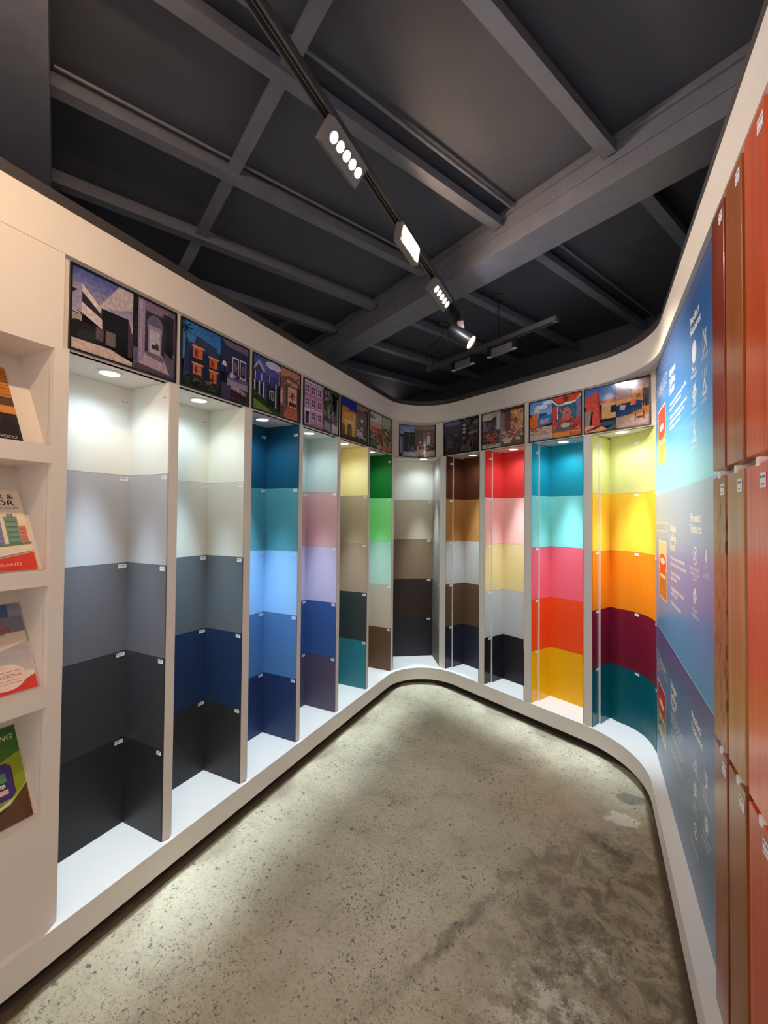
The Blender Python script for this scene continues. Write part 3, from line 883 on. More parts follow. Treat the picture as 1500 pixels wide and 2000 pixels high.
def pic4(a, b):
    a.rect(0, 0, 1, 1, (196, 124, 164)); a.rect(0, 0.94, 1, 1, (196, 190, 204)); a.rect(0, 0.0, 1, 0.06, (150, 128, 138))
    for r_ in range(3):
        for c_ in range(3):
            x, y = 0.08 + 0.31 * c_, 0.74 - 0.285 * r_
            if r_ == 2 and c_ == 0:
                a.rect(x - 0.05, 0.04, x + 0.24, 0.38, (226, 212, 220)); a.rect(x, 0.05, x + 0.18, 0.32, (32, 26, 32)); continue
            a.rect(x - 0.02, y - 0.02, x + 0.19, y + 0.17, (222, 208, 222)); a.rect(x, y, x + 0.17, y + 0.15, (84, 78, 104))
            a.line([(x + 0.085, y), (x + 0.085, y + 0.15)], 0.015, (220, 210, 222)); a.line([(x, y + 0.075), (x + 0.17, y + 0.075)], 0.015, (220, 210, 222))
    a.rect(0, 0.36, 1, 0.39, (226, 196, 212)); a.busy(0.3, 0.02, 1, 0.1, [(120, 90, 110), (180, 160, 172)], 10, 3)
    b.rect(0, 0, 1, 1, (70, 66, 66)); b.busy(0, 0.3, 0.7, 1, [(120, 116, 106), (46, 42, 44), (90, 88, 80), (150, 146, 138)], 60, 21)
    b.poly([(0.55, 0.96), (0.95, 0.9), (0.78, 0.5), (0.7, 0.36), (0.62, 0.6)], (24, 22, 24)); b.rect(0.9, 0.2, 1, 0.85, (168, 140, 96))
    b.poly([(0, 0.05), (0.5, 0.0), (0.46, 0.2), (0.05, 0.26)], (142, 126, 150)); b.poly([(0.52, 0), (1, 0.02), (0.96, 0.2), (0.56, 0.24)], (196, 178, 186)); b.busy(0.1, 0.24, 0.8, 0.46, [(28, 26, 32), (66, 58, 62), (120, 104, 104)], 26, 22)
def pic5(a, b):
    a.rect(0, 0, 1, 1, (42, 56, 150)); a.rect(0.08, 0.12, 1, 0.72, (204, 146, 62)); a.rect(0.1, 0.64, 0.5, 0.80, (190, 128, 58)); a.rect(0.05, 0.7, 1, 0.75, (216, 118, 62))
    a.rect(0.24, 0.08, 0.9, 0.66, (226, 172, 84)); a.rect(0.3, 0.5, 0.8, 0.54, (176, 120, 54))
    for x in (0.32, 0.52, 0.68): a.rect(x, 0.56, x + 0.1, 0.64, (170, 140, 100)); a.disc(x + 0.05, 0.46, 0.05, 0.06, (236, 200, 130))
    a.disc(0.56, 0.3, 0.15, 0.1, (92, 62, 44)); a.rect(0.41, 0.06, 0.71, 0.3, (86, 58, 44)); a.rect(0.46, 0.06, 0.66, 0.28, (120, 100, 84))
    a.rect(0, 0, 1, 0.1, (86, 66, 50)); a.poly([(0, 0.08), (0.26, 0.06), (0.3, 0.3), (0, 0.4)], (110, 76, 56)); a.busy(0, 0.02, 0.3, 0.34, [(96, 70, 50), (70, 56, 42), (130, 96, 60)], 16, 31)
    b.rect(0, 0, 1, 1, (100, 80, 80)); b.rect(0, 0.86, 1, 1, (140, 118, 112))
    for x in (0.2, 0.42, 0.64, 0.84): b.rect(x, 0.3, x + 0.04, 0.88, (78, 62, 64))
    b.rect(0.72, 0.4, 1, 0.9, (60, 48, 52)); b.disc(0.5, 0.6, 0.1, 0.05, (236, 176, 120)); b.rect(0.48, 0.4, 0.52, 0.58, (60, 44, 44)); b.rect(0.4, 0.34, 0.56, 0.42, (210, 196, 190))
    b.rect(0, 0, 1, 0.2, (90, 78, 76)); b.poly([(0, 0.16), (0.6, 0.12), (0.56, 0.3), (0.04, 0.34)], (206, 196, 196)); b.busy(0, 0.06, 1, 0.36, [(206, 200, 202), (54, 42, 46), (140, 124, 124), (86, 66, 64)], 26, 32)
def pic6(a, b):
    a.grad(0, 0.6, 1, 1, (196, 180, 168), (186, 190, 196), 4); a.rect(0.06, 0.28, 1, 0.72, (178, 112, 92)); a.rect(0.1, 0.6, 1, 0.7, (206, 140, 112)); a.rect(0.1, 0.44, 1, 0.50, (196, 72, 62)); a.rect(0.14, 0.50, 1, 0.58, (140, 92, 74))
    for k in range(7): a.line([(0.2, 0.86), (0.2 + 0.26 * math.cos(k * 0.9), 0.86 + 0.1 * math.sin(k * 0.9))], 0.035, (48, 58, 44))
    a.rect(0.06, 0.24, 1, 0.44, (112, 84, 62)); a.busy(0, 0.04, 1, 0.44, [(190, 108, 66), (92, 84, 54), (66, 48, 38), (220, 164, 116), (110, 100, 70)], 48, 41)
    a.rect(0, 0, 0.6, 0.2, (62, 76, 74)); a.rect(0.6, 0, 1, 0.12, (200, 150, 124))
    b.rect(0, 0, 1, 1, (128, 120, 92)); b.poly([(0, 0.7), (0.6, 0.62), (1, 0.8), (1, 1), (0, 1)], (162, 162, 134)); b.busy(0, 0.1, 1, 0.72, [(70, 74, 46), (52, 42, 34), (186, 132, 92), (110, 96, 62), (206, 180, 140)], 90, 42, 0.05, 0.16)
    b.rect(0.9, 0.1, 1, 0.95, (160, 120, 112)); b.rect(0, 0, 1, 0.12, (186, 120, 96)); b.busy(0, 0, 1, 0.2, [(206, 150, 120), (150, 96, 74), (90, 60, 52)], 16, 43)
def pic7(a, b):
    a.grad(0, 0.6, 1, 1, (160, 160, 190), (110, 136, 180), 5); a.rect(0, 0.08, 0.36, 0.70, (92, 86, 116)); a.rect(0, 0.66, 0.34, 0.71, (44, 44, 60)); a.poly([(0, 0.14), (0.24, 0.1), (0.28, 0.5), (0.16, 0.6), (0, 0.6)], (146, 138, 170))
    a.rect(0.1, 0.5, 0.2, 0.54, (190, 190, 216)); a.rect(0.34, 0.18, 1, 0.80, (62, 62, 66)); a.rect(0.32, 0.76, 1, 0.79, (40, 40, 46)); a.rect(0.5, 0.2, 0.9, 0.64, (48, 54, 52)); a.rect(0.44, 0.22, 0.48, 0.6, (120, 112, 120))
    a.busy(0.4, 0.14, 1, 0.4, [(40, 44, 46), (84, 92, 96), (60, 60, 62)], 22, 51); a.poly([(0.2, 0.0), (1, 0.0), (1, 0.16), (0.3, 0.15)], (178, 164, 180)); a.poly([(0, 0), (0.3, 0.12), (0.2, 0.0)], (60, 54, 66))
    b.rect(0, 0, 1, 1, (112, 94, 86)); b.rect(0, 0.88, 1, 1, (140, 124, 118))
    for k in range(12): b.rect(0.08 + 0.045 * k, 0.4, 0.1 + 0.045 * k, 0.86, (88, 70, 66))
    b.rect(0.54, 0.36, 0.84, 0.86, (120, 78, 74)); b.rect(0.58, 0.4, 0.8, 0.68, (206, 202, 206)); b.rect(0.58, 0.72, 0.8, 0.8, (176, 110, 100)); b.line([(0.69, 0.4), (0.69, 0.68)], 0.03, (150, 130, 130))
    b.rect(0, 0.22, 1, 0.36, (66, 46, 46)); b.busy(0.05, 0.2, 1, 0.44, [(50, 38, 42), (190, 168, 160), (96, 70, 64), (150, 120, 110)], 34, 52)
    b.rect(0, 0, 1, 0.2, (190, 158, 152)); b.disc(0.6, 0.2, 0.16, 0.035, (62, 46, 46)); b.poly([(0.1, 0.04), (0.46, 0.02), (0.46, 0.22), (0.2, 0.24), (0.16, 0.36), (0.08, 0.34)], (190, 154, 148)); b.poly([(0.08, 0.02), (0.2, 0.06), (0.5, 0.05), (0.5, 0.0), (0.1, 0.0)], (46, 32, 36)); b.rect(0.2, 0.44, 0.3, 0.5, (236, 206, 190))
def pic8(a, b):
    a.rect(0, 0, 1, 1, (46, 44, 62)); a.rect(0, 0.86, 1, 1, (96, 98, 146)); a.rect(0.0, 0.6, 0.08, 0.96, (92, 98, 150)); a.rect(0.1, 0.2, 1, 0.88, (44, 42, 58)); a.rect(0.1, 0.5, 1, 0.8, (54, 54, 74)); a.rect(0.14, 0.3, 0.5, 0.6, (66, 72, 100))
    a.busy(0.04, 0.16, 1, 0.62, [(30, 28, 38), (70, 66, 86), (44, 38, 46), (88, 84, 106)], 46, 61); a.rect(0.58, 0.1, 0.86, 0.52, (36, 26, 30)); a.rect(0, 0, 1, 0.14, (30, 26, 30)); a.busy(0.2, 0.02, 0.8, 0.1, [(120, 100, 84), (70, 60, 56), (40, 36, 40)], 8, 62)
    b.rect(0, 0, 1, 1, (40, 36, 42)); b.busy(0, 0, 1, 1, [(30, 26, 32), (64, 58, 64), (84, 74, 78), (46, 38, 40)], 70, 63); b.line([(0.25, 1), (0.5, 0.86)], 0.04, (130, 118, 116)); b.poly([(0.75, 0.86), (1, 0.92), (1, 0.82), (0.78, 0.8)], (116, 104, 100))
    for y in (0.82, 0.7, 0.6): b.disc(0.26, y, 0.09, 0.045, (176, 160, 146), 10)
    b.poly([(0.5, 0.58), (0.98, 0.62), (0.98, 0.56), (0.5, 0.5)], (146, 96, 82)); b.poly([(0, 0.04), (0.6, 0.02), (0.56, 0.26), (0.1, 0.22)], (78, 70, 86)); b.line([(0.7, 0.1), (0.76, 0.4), (1, 0.42)], 0.04, (96, 52, 48))
def pic9(a, b):
    a.rect(0, 0, 1, 1, (176, 168, 170)); a.rect(0, 0.12, 0.98, 0.82, (84, 72, 72)); a.poly([(0, 0.72), (0.76, 0.88), (0.76, 0.76), (0, 0.62)], (60, 54, 52)); a.rect(0.02, 0.8, 0.55, 0.96, (196, 188, 180)); a.rect(0.78, 0.5, 0.98, 0.92, (186, 178, 186))
    a.rect(0.04, 0.5, 0.2, 0.76, (118, 108, 134)); a.rect(0.24, 0.5, 0.52, 0.72, (92, 84, 112)); a.rect(0.0, 0.42, 0.7, 0.48, (110, 60, 62)); a.busy(0.2, 0.44, 0.8, 0.72, [(112, 64, 72), (60, 48, 60), (140, 128, 140)], 16, 71)
    a.busy(0, 0.08, 1, 0.42, [(96, 92, 58), (62, 52, 40), (176, 120, 90), (130, 124, 82)], 44, 72)
    for y in (0.2, 0.25, 0.3): a.rect(0.28, y, 0.68, y + 0.028, (226, 72, 58))
    a.rect(0, 0, 1, 0.1, (196, 184, 174)); a.line([(0.2, 0.06), (0.9, 0.12)], 0.03, (80, 62, 58))
    b.rect(0, 0, 1, 1, (150, 110, 92)); b.rect(0.02, 0.36, 0.16, 0.92, (150, 138, 176)); b.rect(0.1, 0.34, 0.16, 0.9, (150, 84, 74)); b.rect(0.2, 0.4, 0.44, 0.92, (104, 80, 76)); b.rect(0, 0.92, 1, 1, (92, 58, 48)); b.rect(0.44, 0.4, 1, 0.94, (214, 160, 116))
    b.busy(0.42, 0.4, 1, 0.94, [(236, 192, 150), (180, 116, 82), (206, 150, 110), (140, 84, 64)], 44, 73); b.busy(0.32, 0.5, 0.7, 0.78, [(176, 66, 58), (206, 90, 70), (150, 60, 54)], 14, 74)
    b.rect(0, 0, 1, 0.2, (128, 96, 88)); b.busy(0, 0.12, 1, 0.44, [(226, 206, 196), (110, 80, 74), (180, 150, 140), (236, 180, 140)], 36, 75); b.rect(0.44, 0.24, 0.56, 0.44, (186, 82, 62)); b.poly([(0.14, 0.06), (0.46, 0.08), (0.44, 0.16), (0.16, 0.16)], (214, 196, 190))
def pic10(a, b):
    a.grad(0, 0.5, 1, 1, (176, 204, 240), (92, 146, 220), 6); a.disc(0.5, 0.84, 0.3, 0.06, (226, 230, 244)); a.disc(0.8, 0.93, 0.25, 0.05, (214, 224, 244)); a.disc(0.3, 0.76, 0.16, 0.05, (220, 206, 224))
    a.rect(0.4, 0.54, 0.76, 0.68, (64, 78, 118)); a.poly([(0.0, 0.34), (0.36, 0.34), (0.36, 0.72), (0.0, 0.66)], (238, 120, 50)); a.rect(0.0, 0.62, 0.12, 0.7, (86, 74, 96)); a.poly([(0.36, 0.34), (0.98, 0.4), (0.98, 0.64), (0.36, 0.58)], (36, 132, 204)); a.poly([(0.46, 0.4), (0.86, 0.43), (0.86, 0.54), (0.46, 0.52)], (196, 146, 150)); a.busy(0.46, 0.4, 0.86, 0.54, [(226, 196, 206), (150, 120, 140), (206, 120, 96)], 12, 81)
    a.rect(0, 0.14, 1, 0.34, (206, 172, 160)); a.rect(0.02, 0.3, 0.5, 0.35, (206, 84, 52)); a.busy(0, 0.14, 1, 0.34, [(226, 206, 200), (206, 96, 66), (120, 96, 110), (236, 190, 120)], 26, 82); a.rect(0, 0, 1, 0.15, (206, 190, 200)); a.busy(0, 0.12, 1, 0.22, [(150, 170, 70), (226, 196, 90), (110, 120, 80)], 12, 83); a.poly([(0, 0), (1, 0), (0.8, 0.05)], (168, 146, 168))
    b.rect(0, 0, 1, 1, (62, 112, 130)); b.poly([(0, 1), (1, 1), (0.8, 0.84), (0.2, 0.82)], (226, 78, 62)); b.poly([(0, 0.94), (0.2, 0.8), (0.8, 0.84), (1, 0.98), (1, 0.94), (0.8, 0.8), (0.2, 0.77), (0, 0.88)], (246, 214, 208)); b.disc(0.47, 0.92, 0.1, 0.07, (112, 66, 50))
    b.rect(0, 0.3, 0.16, 0.76, (216, 74, 60)); b.rect(0.16, 0.4, 0.2, 0.76, (240, 206, 196)); b.rect(0.84, 0.36, 1, 0.86, (140, 120, 160)); b.rect(0.36, 0.42, 0.64, 0.62, (230, 104, 76)); b.disc(0.5, 0.62, 0.14, 0.09, (236, 112, 84)); b.rect(0.42, 0.78, 0.7, 0.83, (246, 246, 250))
    b.busy(0.16, 0.4, 0.84, 0.7, [(46, 92, 116), (206, 150, 130), (90, 140, 160)], 18, 84); b.rect(0, 0.14, 1, 0.42, (196, 70, 66)); b.busy(0, 0.14, 1, 0.46, [(226, 86, 76), (120, 60, 76), (240, 130, 100), (86, 84, 104)], 28, 85); b.poly([(0, 0.16), (0.66, 0.14), (0.58, 0.36), (0.3, 0.36)], (104, 92, 106)); b.disc(0.46, 0.28, 0.17, 0.06, (206, 176, 146)); b.rect(0, 0, 1, 0.13, (236, 140, 62)); b.rect(0.6, 0, 1, 0.1, (206, 112, 50))
def pic11(a, b):
    a.grad(0, 0.6, 1, 1, (120, 150, 206), (66, 104, 176), 5); a.poly([(0.02, 0.12), (0.5, 0.12), (0.46, 0.86), (0.40, 0.92), (0.02, 0.80)], (216, 84, 72)); a.poly([(0.46, 0.86), (0.40, 0.92), (0.5, 0.12), (0.56, 0.14)], (160, 56, 54)); a.rect(0.0, 0.1, 0.24, 0.5, (158, 140, 132)); a.line([(0.2, 0.16), (0.24, 0.48)], 0.06, (44, 36, 42))
    a.rect(0.56, 0.26, 1, 0.66, (216, 168, 116)); a.rect(0.5, 0.62, 1, 0.7, (186, 90, 84)); a.rect(0.84, 0.38, 1, 0.54, (36, 40, 56)); a.rect(0.5, 0.2, 1, 0.26, (50, 34, 40)); a.rect(0.56, 0.1, 1, 0.2, (48, 92, 116)); a.poly([(0, 0), (0.8, 0), (0.56, 0.12), (0, 0.16)], (238, 160, 112))
    for k in range(4): a.line([(0.0 + 0.1 * k, 0.03 + 0.01 * k), (0.4 + 0.06 * k, 0.13)], 0.03, (86, 62, 62))
    a.poly([(0.6, 0), (1, 0.02), (1, 0.12)], (92, 104, 84))
    b.rect(0, 0, 1, 1, (216, 134, 52)); b.rect(0, 0.8, 0.4, 1, (150, 126, 140)); b.rect(0.0, 0.58, 0.5, 0.8, (174, 128, 126)); b.rect(0, 0.54, 0.5, 0.62, (226, 156, 82)); b.poly([(0.3, 1), (1, 1), (1, 0.82), (0.5, 0.84)], (140, 110, 110))
    b.line([(0.5, 0.86), (0.8, 0.98)], 0.03, (50, 40, 46)); b.disc(0.84, 0.88, 0.1, 0.06, (150, 112, 86)); b.rect(0.8, 0.4, 1, 0.78, (50, 44, 54)); b.busy(0.78, 0.36, 1, 0.8, [(70, 60, 66), (40, 36, 44), (170, 160, 160)], 14, 91)
    b.rect(0.62, 0.6, 0.74, 0.68, (120, 74, 44)); b.poly([(0, 0.24), (0.78, 0.3), (0.8, 0.52), (0.62, 0.56), (0, 0.5)], (28, 56, 92)); b.poly([(0, 0.24), (0.72, 0.3), (0.7, 0.4), (0, 0.36)], (36, 72, 112)); b.poly([(0.1, 0.4), (0.26, 0.38), (0.3, 0.48), (0.14, 0.5)], (190, 186, 196)); b.poly([(0.44, 0.46), (0.6, 0.46), (0.62, 0.56), (0.46, 0.56)], (216, 110, 74))
    b.rect(0, 0, 1, 0.24, (182, 146, 134)); b.poly([(0, 0), (0.5, 0.22), (1, 0.2), (1, 0.06)], (196, 164, 154)); b.poly([(0.5, 0.3), (0.9, 0.36), (0.96, 0.3), (0.6, 0.24)], (176, 116, 66)); b.line([(0.6, 0.26), (0.58, 0.1)], 0.03, (66, 40, 32)); b.line([(0.84, 0.3), (0.84, 0.14)], 0.03, (66, 40, 32)); b.rect(0.62, 0.16, 0.8, 0.2, (84, 52, 38))

PICS = [
    (pic1, 'wide framed picture of a white angular house and a grey arched hallway'),
    (pic2, 'wide framed picture of a navy house with orange windows and a blue lounge'),
    (pic3, 'wide framed picture of a gabled grey house and a terracotta hallway'),
    (pic4, 'wide framed picture of a pink town house and a cluttered dark room'),
    (pic5, 'wide framed picture of a yellow house under deep blue sky and a brown lounge'),
    (pic6, 'wide framed picture of a coral villa with a palm and a leafy terrace'),
    (pic7, 'curved framed picture of a dark house and a brown lounge with an armchair'),
    (pic8, 'wide framed picture of a night-dark house and a dim cluttered interior'),
    (pic9, 'wide framed picture of a dark house with red steps and an orange interior'),
    (pic10, 'wide framed picture of an orange and blue cube house and a red kitchen'),
    (pic11, 'wide framed picture of a red wall and a blue sofa in an orange room'),
]
ZP0, ZP1 = 2.074, 2.376
hs = Sampler(HP)
def span_left(y0, y1): return hs.near(-1.615, y0), hs.near(-1.615, y1)
def span_back(s0, s1):
    a_, b_ = b2(s0, 0.033), b2(s1, 0.033)
    return hs.near(a_.x, a_.y), hs.near(b_.x, b_.y)
spans = [span_left(*q) for q in ((0.797, 1.210), (1.232, 1.640), (1.664, 2.072), (2.102, 2.508), (2.534, 2.942), (2.964, 3.384))]
spans.append((hs.near(-1.600, 3.530), hs.near(-1.314, 3.728)))
spans += [span_back(*q) for q in ((-1.374, -0.968), (-0.938, -0.530), (-0.490, -0.086), (-0.072, 0.330))]
def pic_map(t0):
    def g(u, v, w_):
        p, nn = hs.at(t0 + u)
        return Vector((p.x - nn.x * w_, p.y - nn.y * w_, v))
    return g
for i, ((fn, lab), (t0, t1)) in enumerate(zip(PICS, spans)):
    g = pic_map(t0)
    W = t1 - t0; H = ZP1 - ZP0
    k = 20 if i == 6 else 1
    root = empty('framed_picture', g(W / 2, ZP0, 0.0))
    tag(root, lab, 'picture', 'pictures in a row above the alcoves')
    bw = 0.006
    off = root.location
    v, f = [], []
    # backing board with a narrow raised black frame
    def strip(u0, u1, v0, v1, d0, d1, name, m):
        mbx = MB()
        for c_ in range(k):
            ua, ub = u0 + (u1 - u0) * c_ / k, u0 + (u1 - u0) * (c_ + 1) / k
            q = [g(ua, v0, d0), g(ub, v0, d0), g(ub, v0, d1), g(ua, v0, d1), g(ua, v1, d0), g(ub, v1, d0), g(ub, v1, d1), g(ua, v1, d1)]
            mbx.add([p - off for p in q], [(0, 1, 2, 3), (7, 6, 5, 4), (0, 4, 5, 1), (1, 5, 6, 2), (2, 6, 7, 3), (3, 7, 4, 0)])
        return mbx
    fr = strip(0, W, ZP0, ZP0 + bw, 0.0, 0.009, 'frame', FRAME)
    for q in ((0, W, ZP1 - bw, ZP1), (0, bw, ZP0 + bw, ZP1 - bw), (W - bw, W, ZP0 + bw, ZP1 - bw)):
        s2_ = strip(*q, 0.0, 0.009, '', FRAME); fr.add(s2_.v, s2_.f)
    fr.build('frame', FRAME, root)
    art = Art()
    art.rect(0, ZP0, W, ZP1, (16, 14, 18))
    um = W * (0.545 if i < 6 else 0.47 if i in (6, 7, 8, 9) else 0.51)
    m_ = bw
    fn(art.half(m_, ZP0 + m_, um - m_ - 0.0015, H - 2 * m_), art.half(um + 0.0015, ZP0 + m_, W - um - m_ - 0.0015, H - 2 * m_))
    art.build('photo_print', PICT, lambda u, v_, w_, g=g, off=off: g(u, v_, 0.002 + w_) - off, root, cuts=k if k > 1 else 0, umax=W)

# ------------------------------------------------------------------ blue product board
YP = 2.912                                     # its far edge; u runs towards the camera
PW = YP - 1.44
board = Art()
def ub(y): return YP - y
def sect(z0, z1, cols):
    n = 22
    for k in range(n):
        t_ = (k + 0.5) / n * (len(cols) - 1); q = min(int(t_), len(cols) - 2); r_ = t_ - q
        c_ = [a_ + (b_ - a_) * r_ for a_, b_ in zip(cols[q], cols[q + 1])]
        board.rect(0, z0 + (z1 - z0) * k / n, PW, z0 + (z1 - z0) * (k + 1) / n, c_)
sect(1.640, 2.385, [(150, 216, 242), (118, 194, 240), (76, 156, 224), (54, 122, 190), (54, 100, 162), (64, 90, 142)])
sect(0.905, 1.640, [(76, 148, 200), (84, 148, 204), (108, 138, 202), (114, 150, 210), (140, 176, 214), (156, 186, 216)])
sect(0.150, 0.905, [(92, 122, 158), (80, 114, 144), (84, 112, 142), (108, 128, 170), (82, 112, 152), (76, 82, 140)])
board.rect(0, 0.903, PW, 0.909, (150, 190, 214))
WT = (238, 240, 242)
CRM = (240, 232, 214)
def label(s_, y, z, y2, slant=0.0, c=WT, h=None, bold=0.0):
    board.text(s_, ub(y), z, c, width=ub(y2) - ub(y), height=h, slant=slant, bold=bold)
def leaf_icon(y, z, rx, rz):
    board.ring(ub(y), z, rx, rz, 0.006, WT)
    board.line([(ub(y) - rx * 0.3, z - rz * 0.5), (ub(y) + rx * 0.1, z), (ub(y) - rx * 0.1, z + rz * 0.4), (ub(y) + rx * 0.4, z + rz * 0.2)], 0.008, WT)
def germ_icon(y, z, r_):
    for k in range(6):
        a_ = k * math.pi / 3
        board.ring(ub(y) + r_ * 0.55 * math.cos(a_), z + r_ * 0.55 * math.sin(a_), r_ * 0.3, r_ * 0.3, 0.005, WT, 10)
    board.line([(ub(y) - r_ * 0.4, z - r_ * 0.9), (ub(y) + r_ * 0.4, z + r_ * 0.9)], 0.006, WT)
def brush_icon(y, z, r_):
    board.line([(ub(y) - r_ * 0.5, z - r_), (ub(y) - r_ * 0.5, z + r_), (ub(y) + r_ * 0.2, z - r_ * 0.2), (ub(y) - r_ * 0.5, z - r_)], 0.006, WT)
    board.line([(ub(y) + r_ * 0.1, z + r_ * 0.8), (ub(y) + r_ * 0.6, z - r_ * 0.7)], 0.008, WT)
    board.line([(ub(y) - r_ * 0.1, z), (ub(y) + r_ * 0.6, z + r_ * 0.7)], 0.006, WT)
def wear_icon(y, z, r_):
    board.line([(ub(y) - r_ * 0.6, z - r_ * 0.8), (ub(y), z + r_ * 0.2), (ub(y) + r_ * 0.6, z - r_ * 0.8)], 0.008, WT)
    board.line([(ub(y) - r_ * 0.5, z - r_), (ub(y) + r_ * 0.5, z - r_)], 0.007, WT)
    for k in (-0.5, 0, 0.5): board.line([(ub(y) + k * r_, z + r_ * 0.3), (ub(y) + k * r_ * 1.3, z + r_)], 0.005, WT)
def pack(y0, y1, z0, z1, top, body, foot):
    a_, b_ = ub(y0), ub(y1); h = z1 - z0
    board.poly([(a_ - .008, z0 + 0.02), (a_ + 0.02, z0 - .006), (b_ + .008, z0 - .006), (b_ + .008, z1 + .004), (b_ - 0.02, z1 + .008), (a_ - .008, z1 + .008)], (236, 224, 206))
    board.grad(a_, z0, b_, z0 + h * 0.5, foot, body, 6)
    board.rect(a_, z0 + h * 0.5, b_, z1, top)
    board.disc((a_ + b_) / 2, z0 + h * 0.62, (b_ - a_) * 0.48, h * 0.17, (214, 52, 40), 18)
    board.disc((a_ + b_) / 2, z0 + h * 0.66, (b_ - a_) * 0.30, h * 0.06, (246, 226, 216), 14)
    board.rect(a_ + (b_ - a_) * 0.2, z0 + h * 0.36, b_ - (b_ - a_) * 0.1, z0 + h * 0.42, (236, 214, 180))
    board.line([(a_ + .02, z0 + h * 0.1), (a_ + (b_ - a_) * .5, z0 + h * 0.3), (b_ - .02, z0 + h * 0.06)], 0.02, body)
def heads(dz, sl=0.0):
    label('Unique', 2.412, 2.142 + dz + 0.046, 2.262, sl, CRM, 0.036, 0.002)
    label('Selling', 2.412, 2.142 + dz, 2.262, sl, CRM, 0.036, 0.002)
    label('Point', 2.412, 2.142 + dz - 0.042, 2.285, sl, CRM, 0.036, 0.002)
    label('Product', 1.940, 2.234 + dz, 1.784, sl, WT, 0.034, 0.002)
    label('Features', 1.940, 2.194 + dz, 1.766, sl, WT, 0.034, 0.002)
# upper section
board.line([(ub(2.90), 2.245), (ub(2.49), 2.245), (ub(2.49), 2.195), (ub(2.90), 2.195)], 0.004, (206, 214, 226))
label('WEATHER COAT', 2.86, 2.206, 2.53, c=(214, 220, 230), h=0.026)
for k in range(5): board.line([(ub(2.91), 2.27 + 0.03 * k), (ub(2.70), 2.275 + 0.03 * k), (ub(2.52), 2.25 + 0.035 * k)], 0.003, (128, 142, 176))
heads(0.0)
pack(2.80, 2.555, 1.805, 2.10, (200, 60, 40), (206, 150, 66), (214, 170, 80))
for s_, z, y2 in (('\u2022 Outdoor wall coating for the', 2.045, 2.015), ('   tropical climate', 2.022, 2.13), ('\u2022 Dirt resistant against rain', 1.982, 2.005), ('   and harsh sunlight for', 1.958, 2.055), ('   lasting colour', 1.932, 2.135)):
    label(s_, 2.415, z, y2, h=0.017, bold=0.0011)
board.disc(ub(1.868), 2.118, 0.036, 0.042, (214, 226, 240)); board.line([(ub(1.90), 2.085), (ub(1.905), 2.064), (ub(1.885), 2.062)], 0.006, WT)
label('Anti', 1.90, 2.046, 1.84, h=0.015); label('Fungus', 1.921, 2.028, 1.815, h=0.015)
germ_icon(1.865, 1.965, 0.042); label('Fade', 1.90, 1.918, 1.84, h=0.016); label('resistance', 1.918, 1.896, 1.82, h=0.016)
wear_icon(1.872, 1.832, 0.038); label('Weather', 1.928, 1.786, 1.818, h=0.017); label('resistant', 1.928, 1.764, 1.82, h=0.017)
brush_icon(1.708, 2.100, 0.046); label('Easy to apply', 1.758, 2.042, 1.664, h=0.016)
wear_icon(1.712, 1.965, 0.042); label('Washable', 1.752, 1.920, 1.672, h=0.018); label('surface', 1.752, 1.896, 1.68, h=0.018)
# middle section
board.line([(ub(2.91), 1.488), (ub(2.472), 1.486), (ub(2.472), 1.443), (ub(2.91), 1.445)], 0.005, (214, 206, 190))
label('WOOD RANGE', 2.78, 1.456, 2.553, c=(222, 214, 200), h=0.026)
heads(-0.738)
pack(2.79, 2.536, 1.092, 1.385, (236, 196, 160), (176, 104, 40), (190, 120, 50))
for s_, z, y2 in (('\u2022 Water-based varnish with', 1.318, 2.063), ('   excellent scratch resistance', 1.291, 2.031), ('\u2022 Low odour during', 1.248, 2.16), ('   application', 1.225, 2.236), ('\u2022 Highlighting the natural', 1.176, 2.086), ('   wood grain', 1.153, 2.23), ('\u2022 Yellowing resistant', 1.108, 2.149)):
    label(s_, 2.41, z, y2, h=0.019, bold=0.0011)
leaf_icon(1.868, 1.373, 0.036, 0.034)
label('Environmental-', 1.952, 1.318, 1.803, h=0.015); label('friendly green', 1.952, 1.299, 1.804, h=0.015); label('seal', 1.905, 1.281, 1.85, h=0.015)
germ_icon(1.876, 1.226, 0.036); label('Fungus', 1.91, 1.168, 1.842, h=0.016); label('Resistance', 1.933, 1.148, 1.817, h=0.016)
a_ = ub(1.702); board.rect(a_ - 0.007, 1.378, a_ + 0.007, 1.405, WT); board.poly([(a_ - 0.017, 1.38), (a_ + 0.017, 1.38), (a_, 1.360)], WT)
label('VOC', 1.716, 1.341, 1.69, h=0.012); label('Low VOC', 1.747, 1.312, 1.658, h=0.018)
# lower section
ring_ = [(ub(2.945), 0.735), (ub(2.92), 0.752), (ub(2.54), 0.735), (ub(2.505), 0.712), (ub(2.54), 0.690), (ub(2.92), 0.700), (ub(2.945), 0.720)]
board.line([(max(0.004, x), z) for x, z in ring_], 0.004, (200, 206, 214))
label('EXTERIOR', 2.80, 0.710, 2.58, c=WT, h=0.024)
board.disc(ub(2.86), 0.678, 0.02, 0.016, (224, 130, 104)); board.disc(ub(2.82), 0.664, 0.02, 0.014, (224, 150, 124))
heads(-1.474)
pack(2.86, 2.57, 0.338, 0.600, (186, 40, 36), (96, 116, 70), (222, 186, 150))
for s_, z, y2 in (('\u2022 Smooth finish with good', 0.592, 2.111), ('   hiding power for interior', 0.570, 2.13), ('   and exterior surfaces', 0.548, 2.16), ('\u2022 Resists algae and fungus', 0.508, 2.10), ('   growth on the film', 0.486, 2.15), ('\u2022 Low odour formulation', 0.440, 2.115), ('   for better comfort', 0.418, 2.15)):
    label(s_, 2.415, z, y2, h=0.017, bold=0.0004)
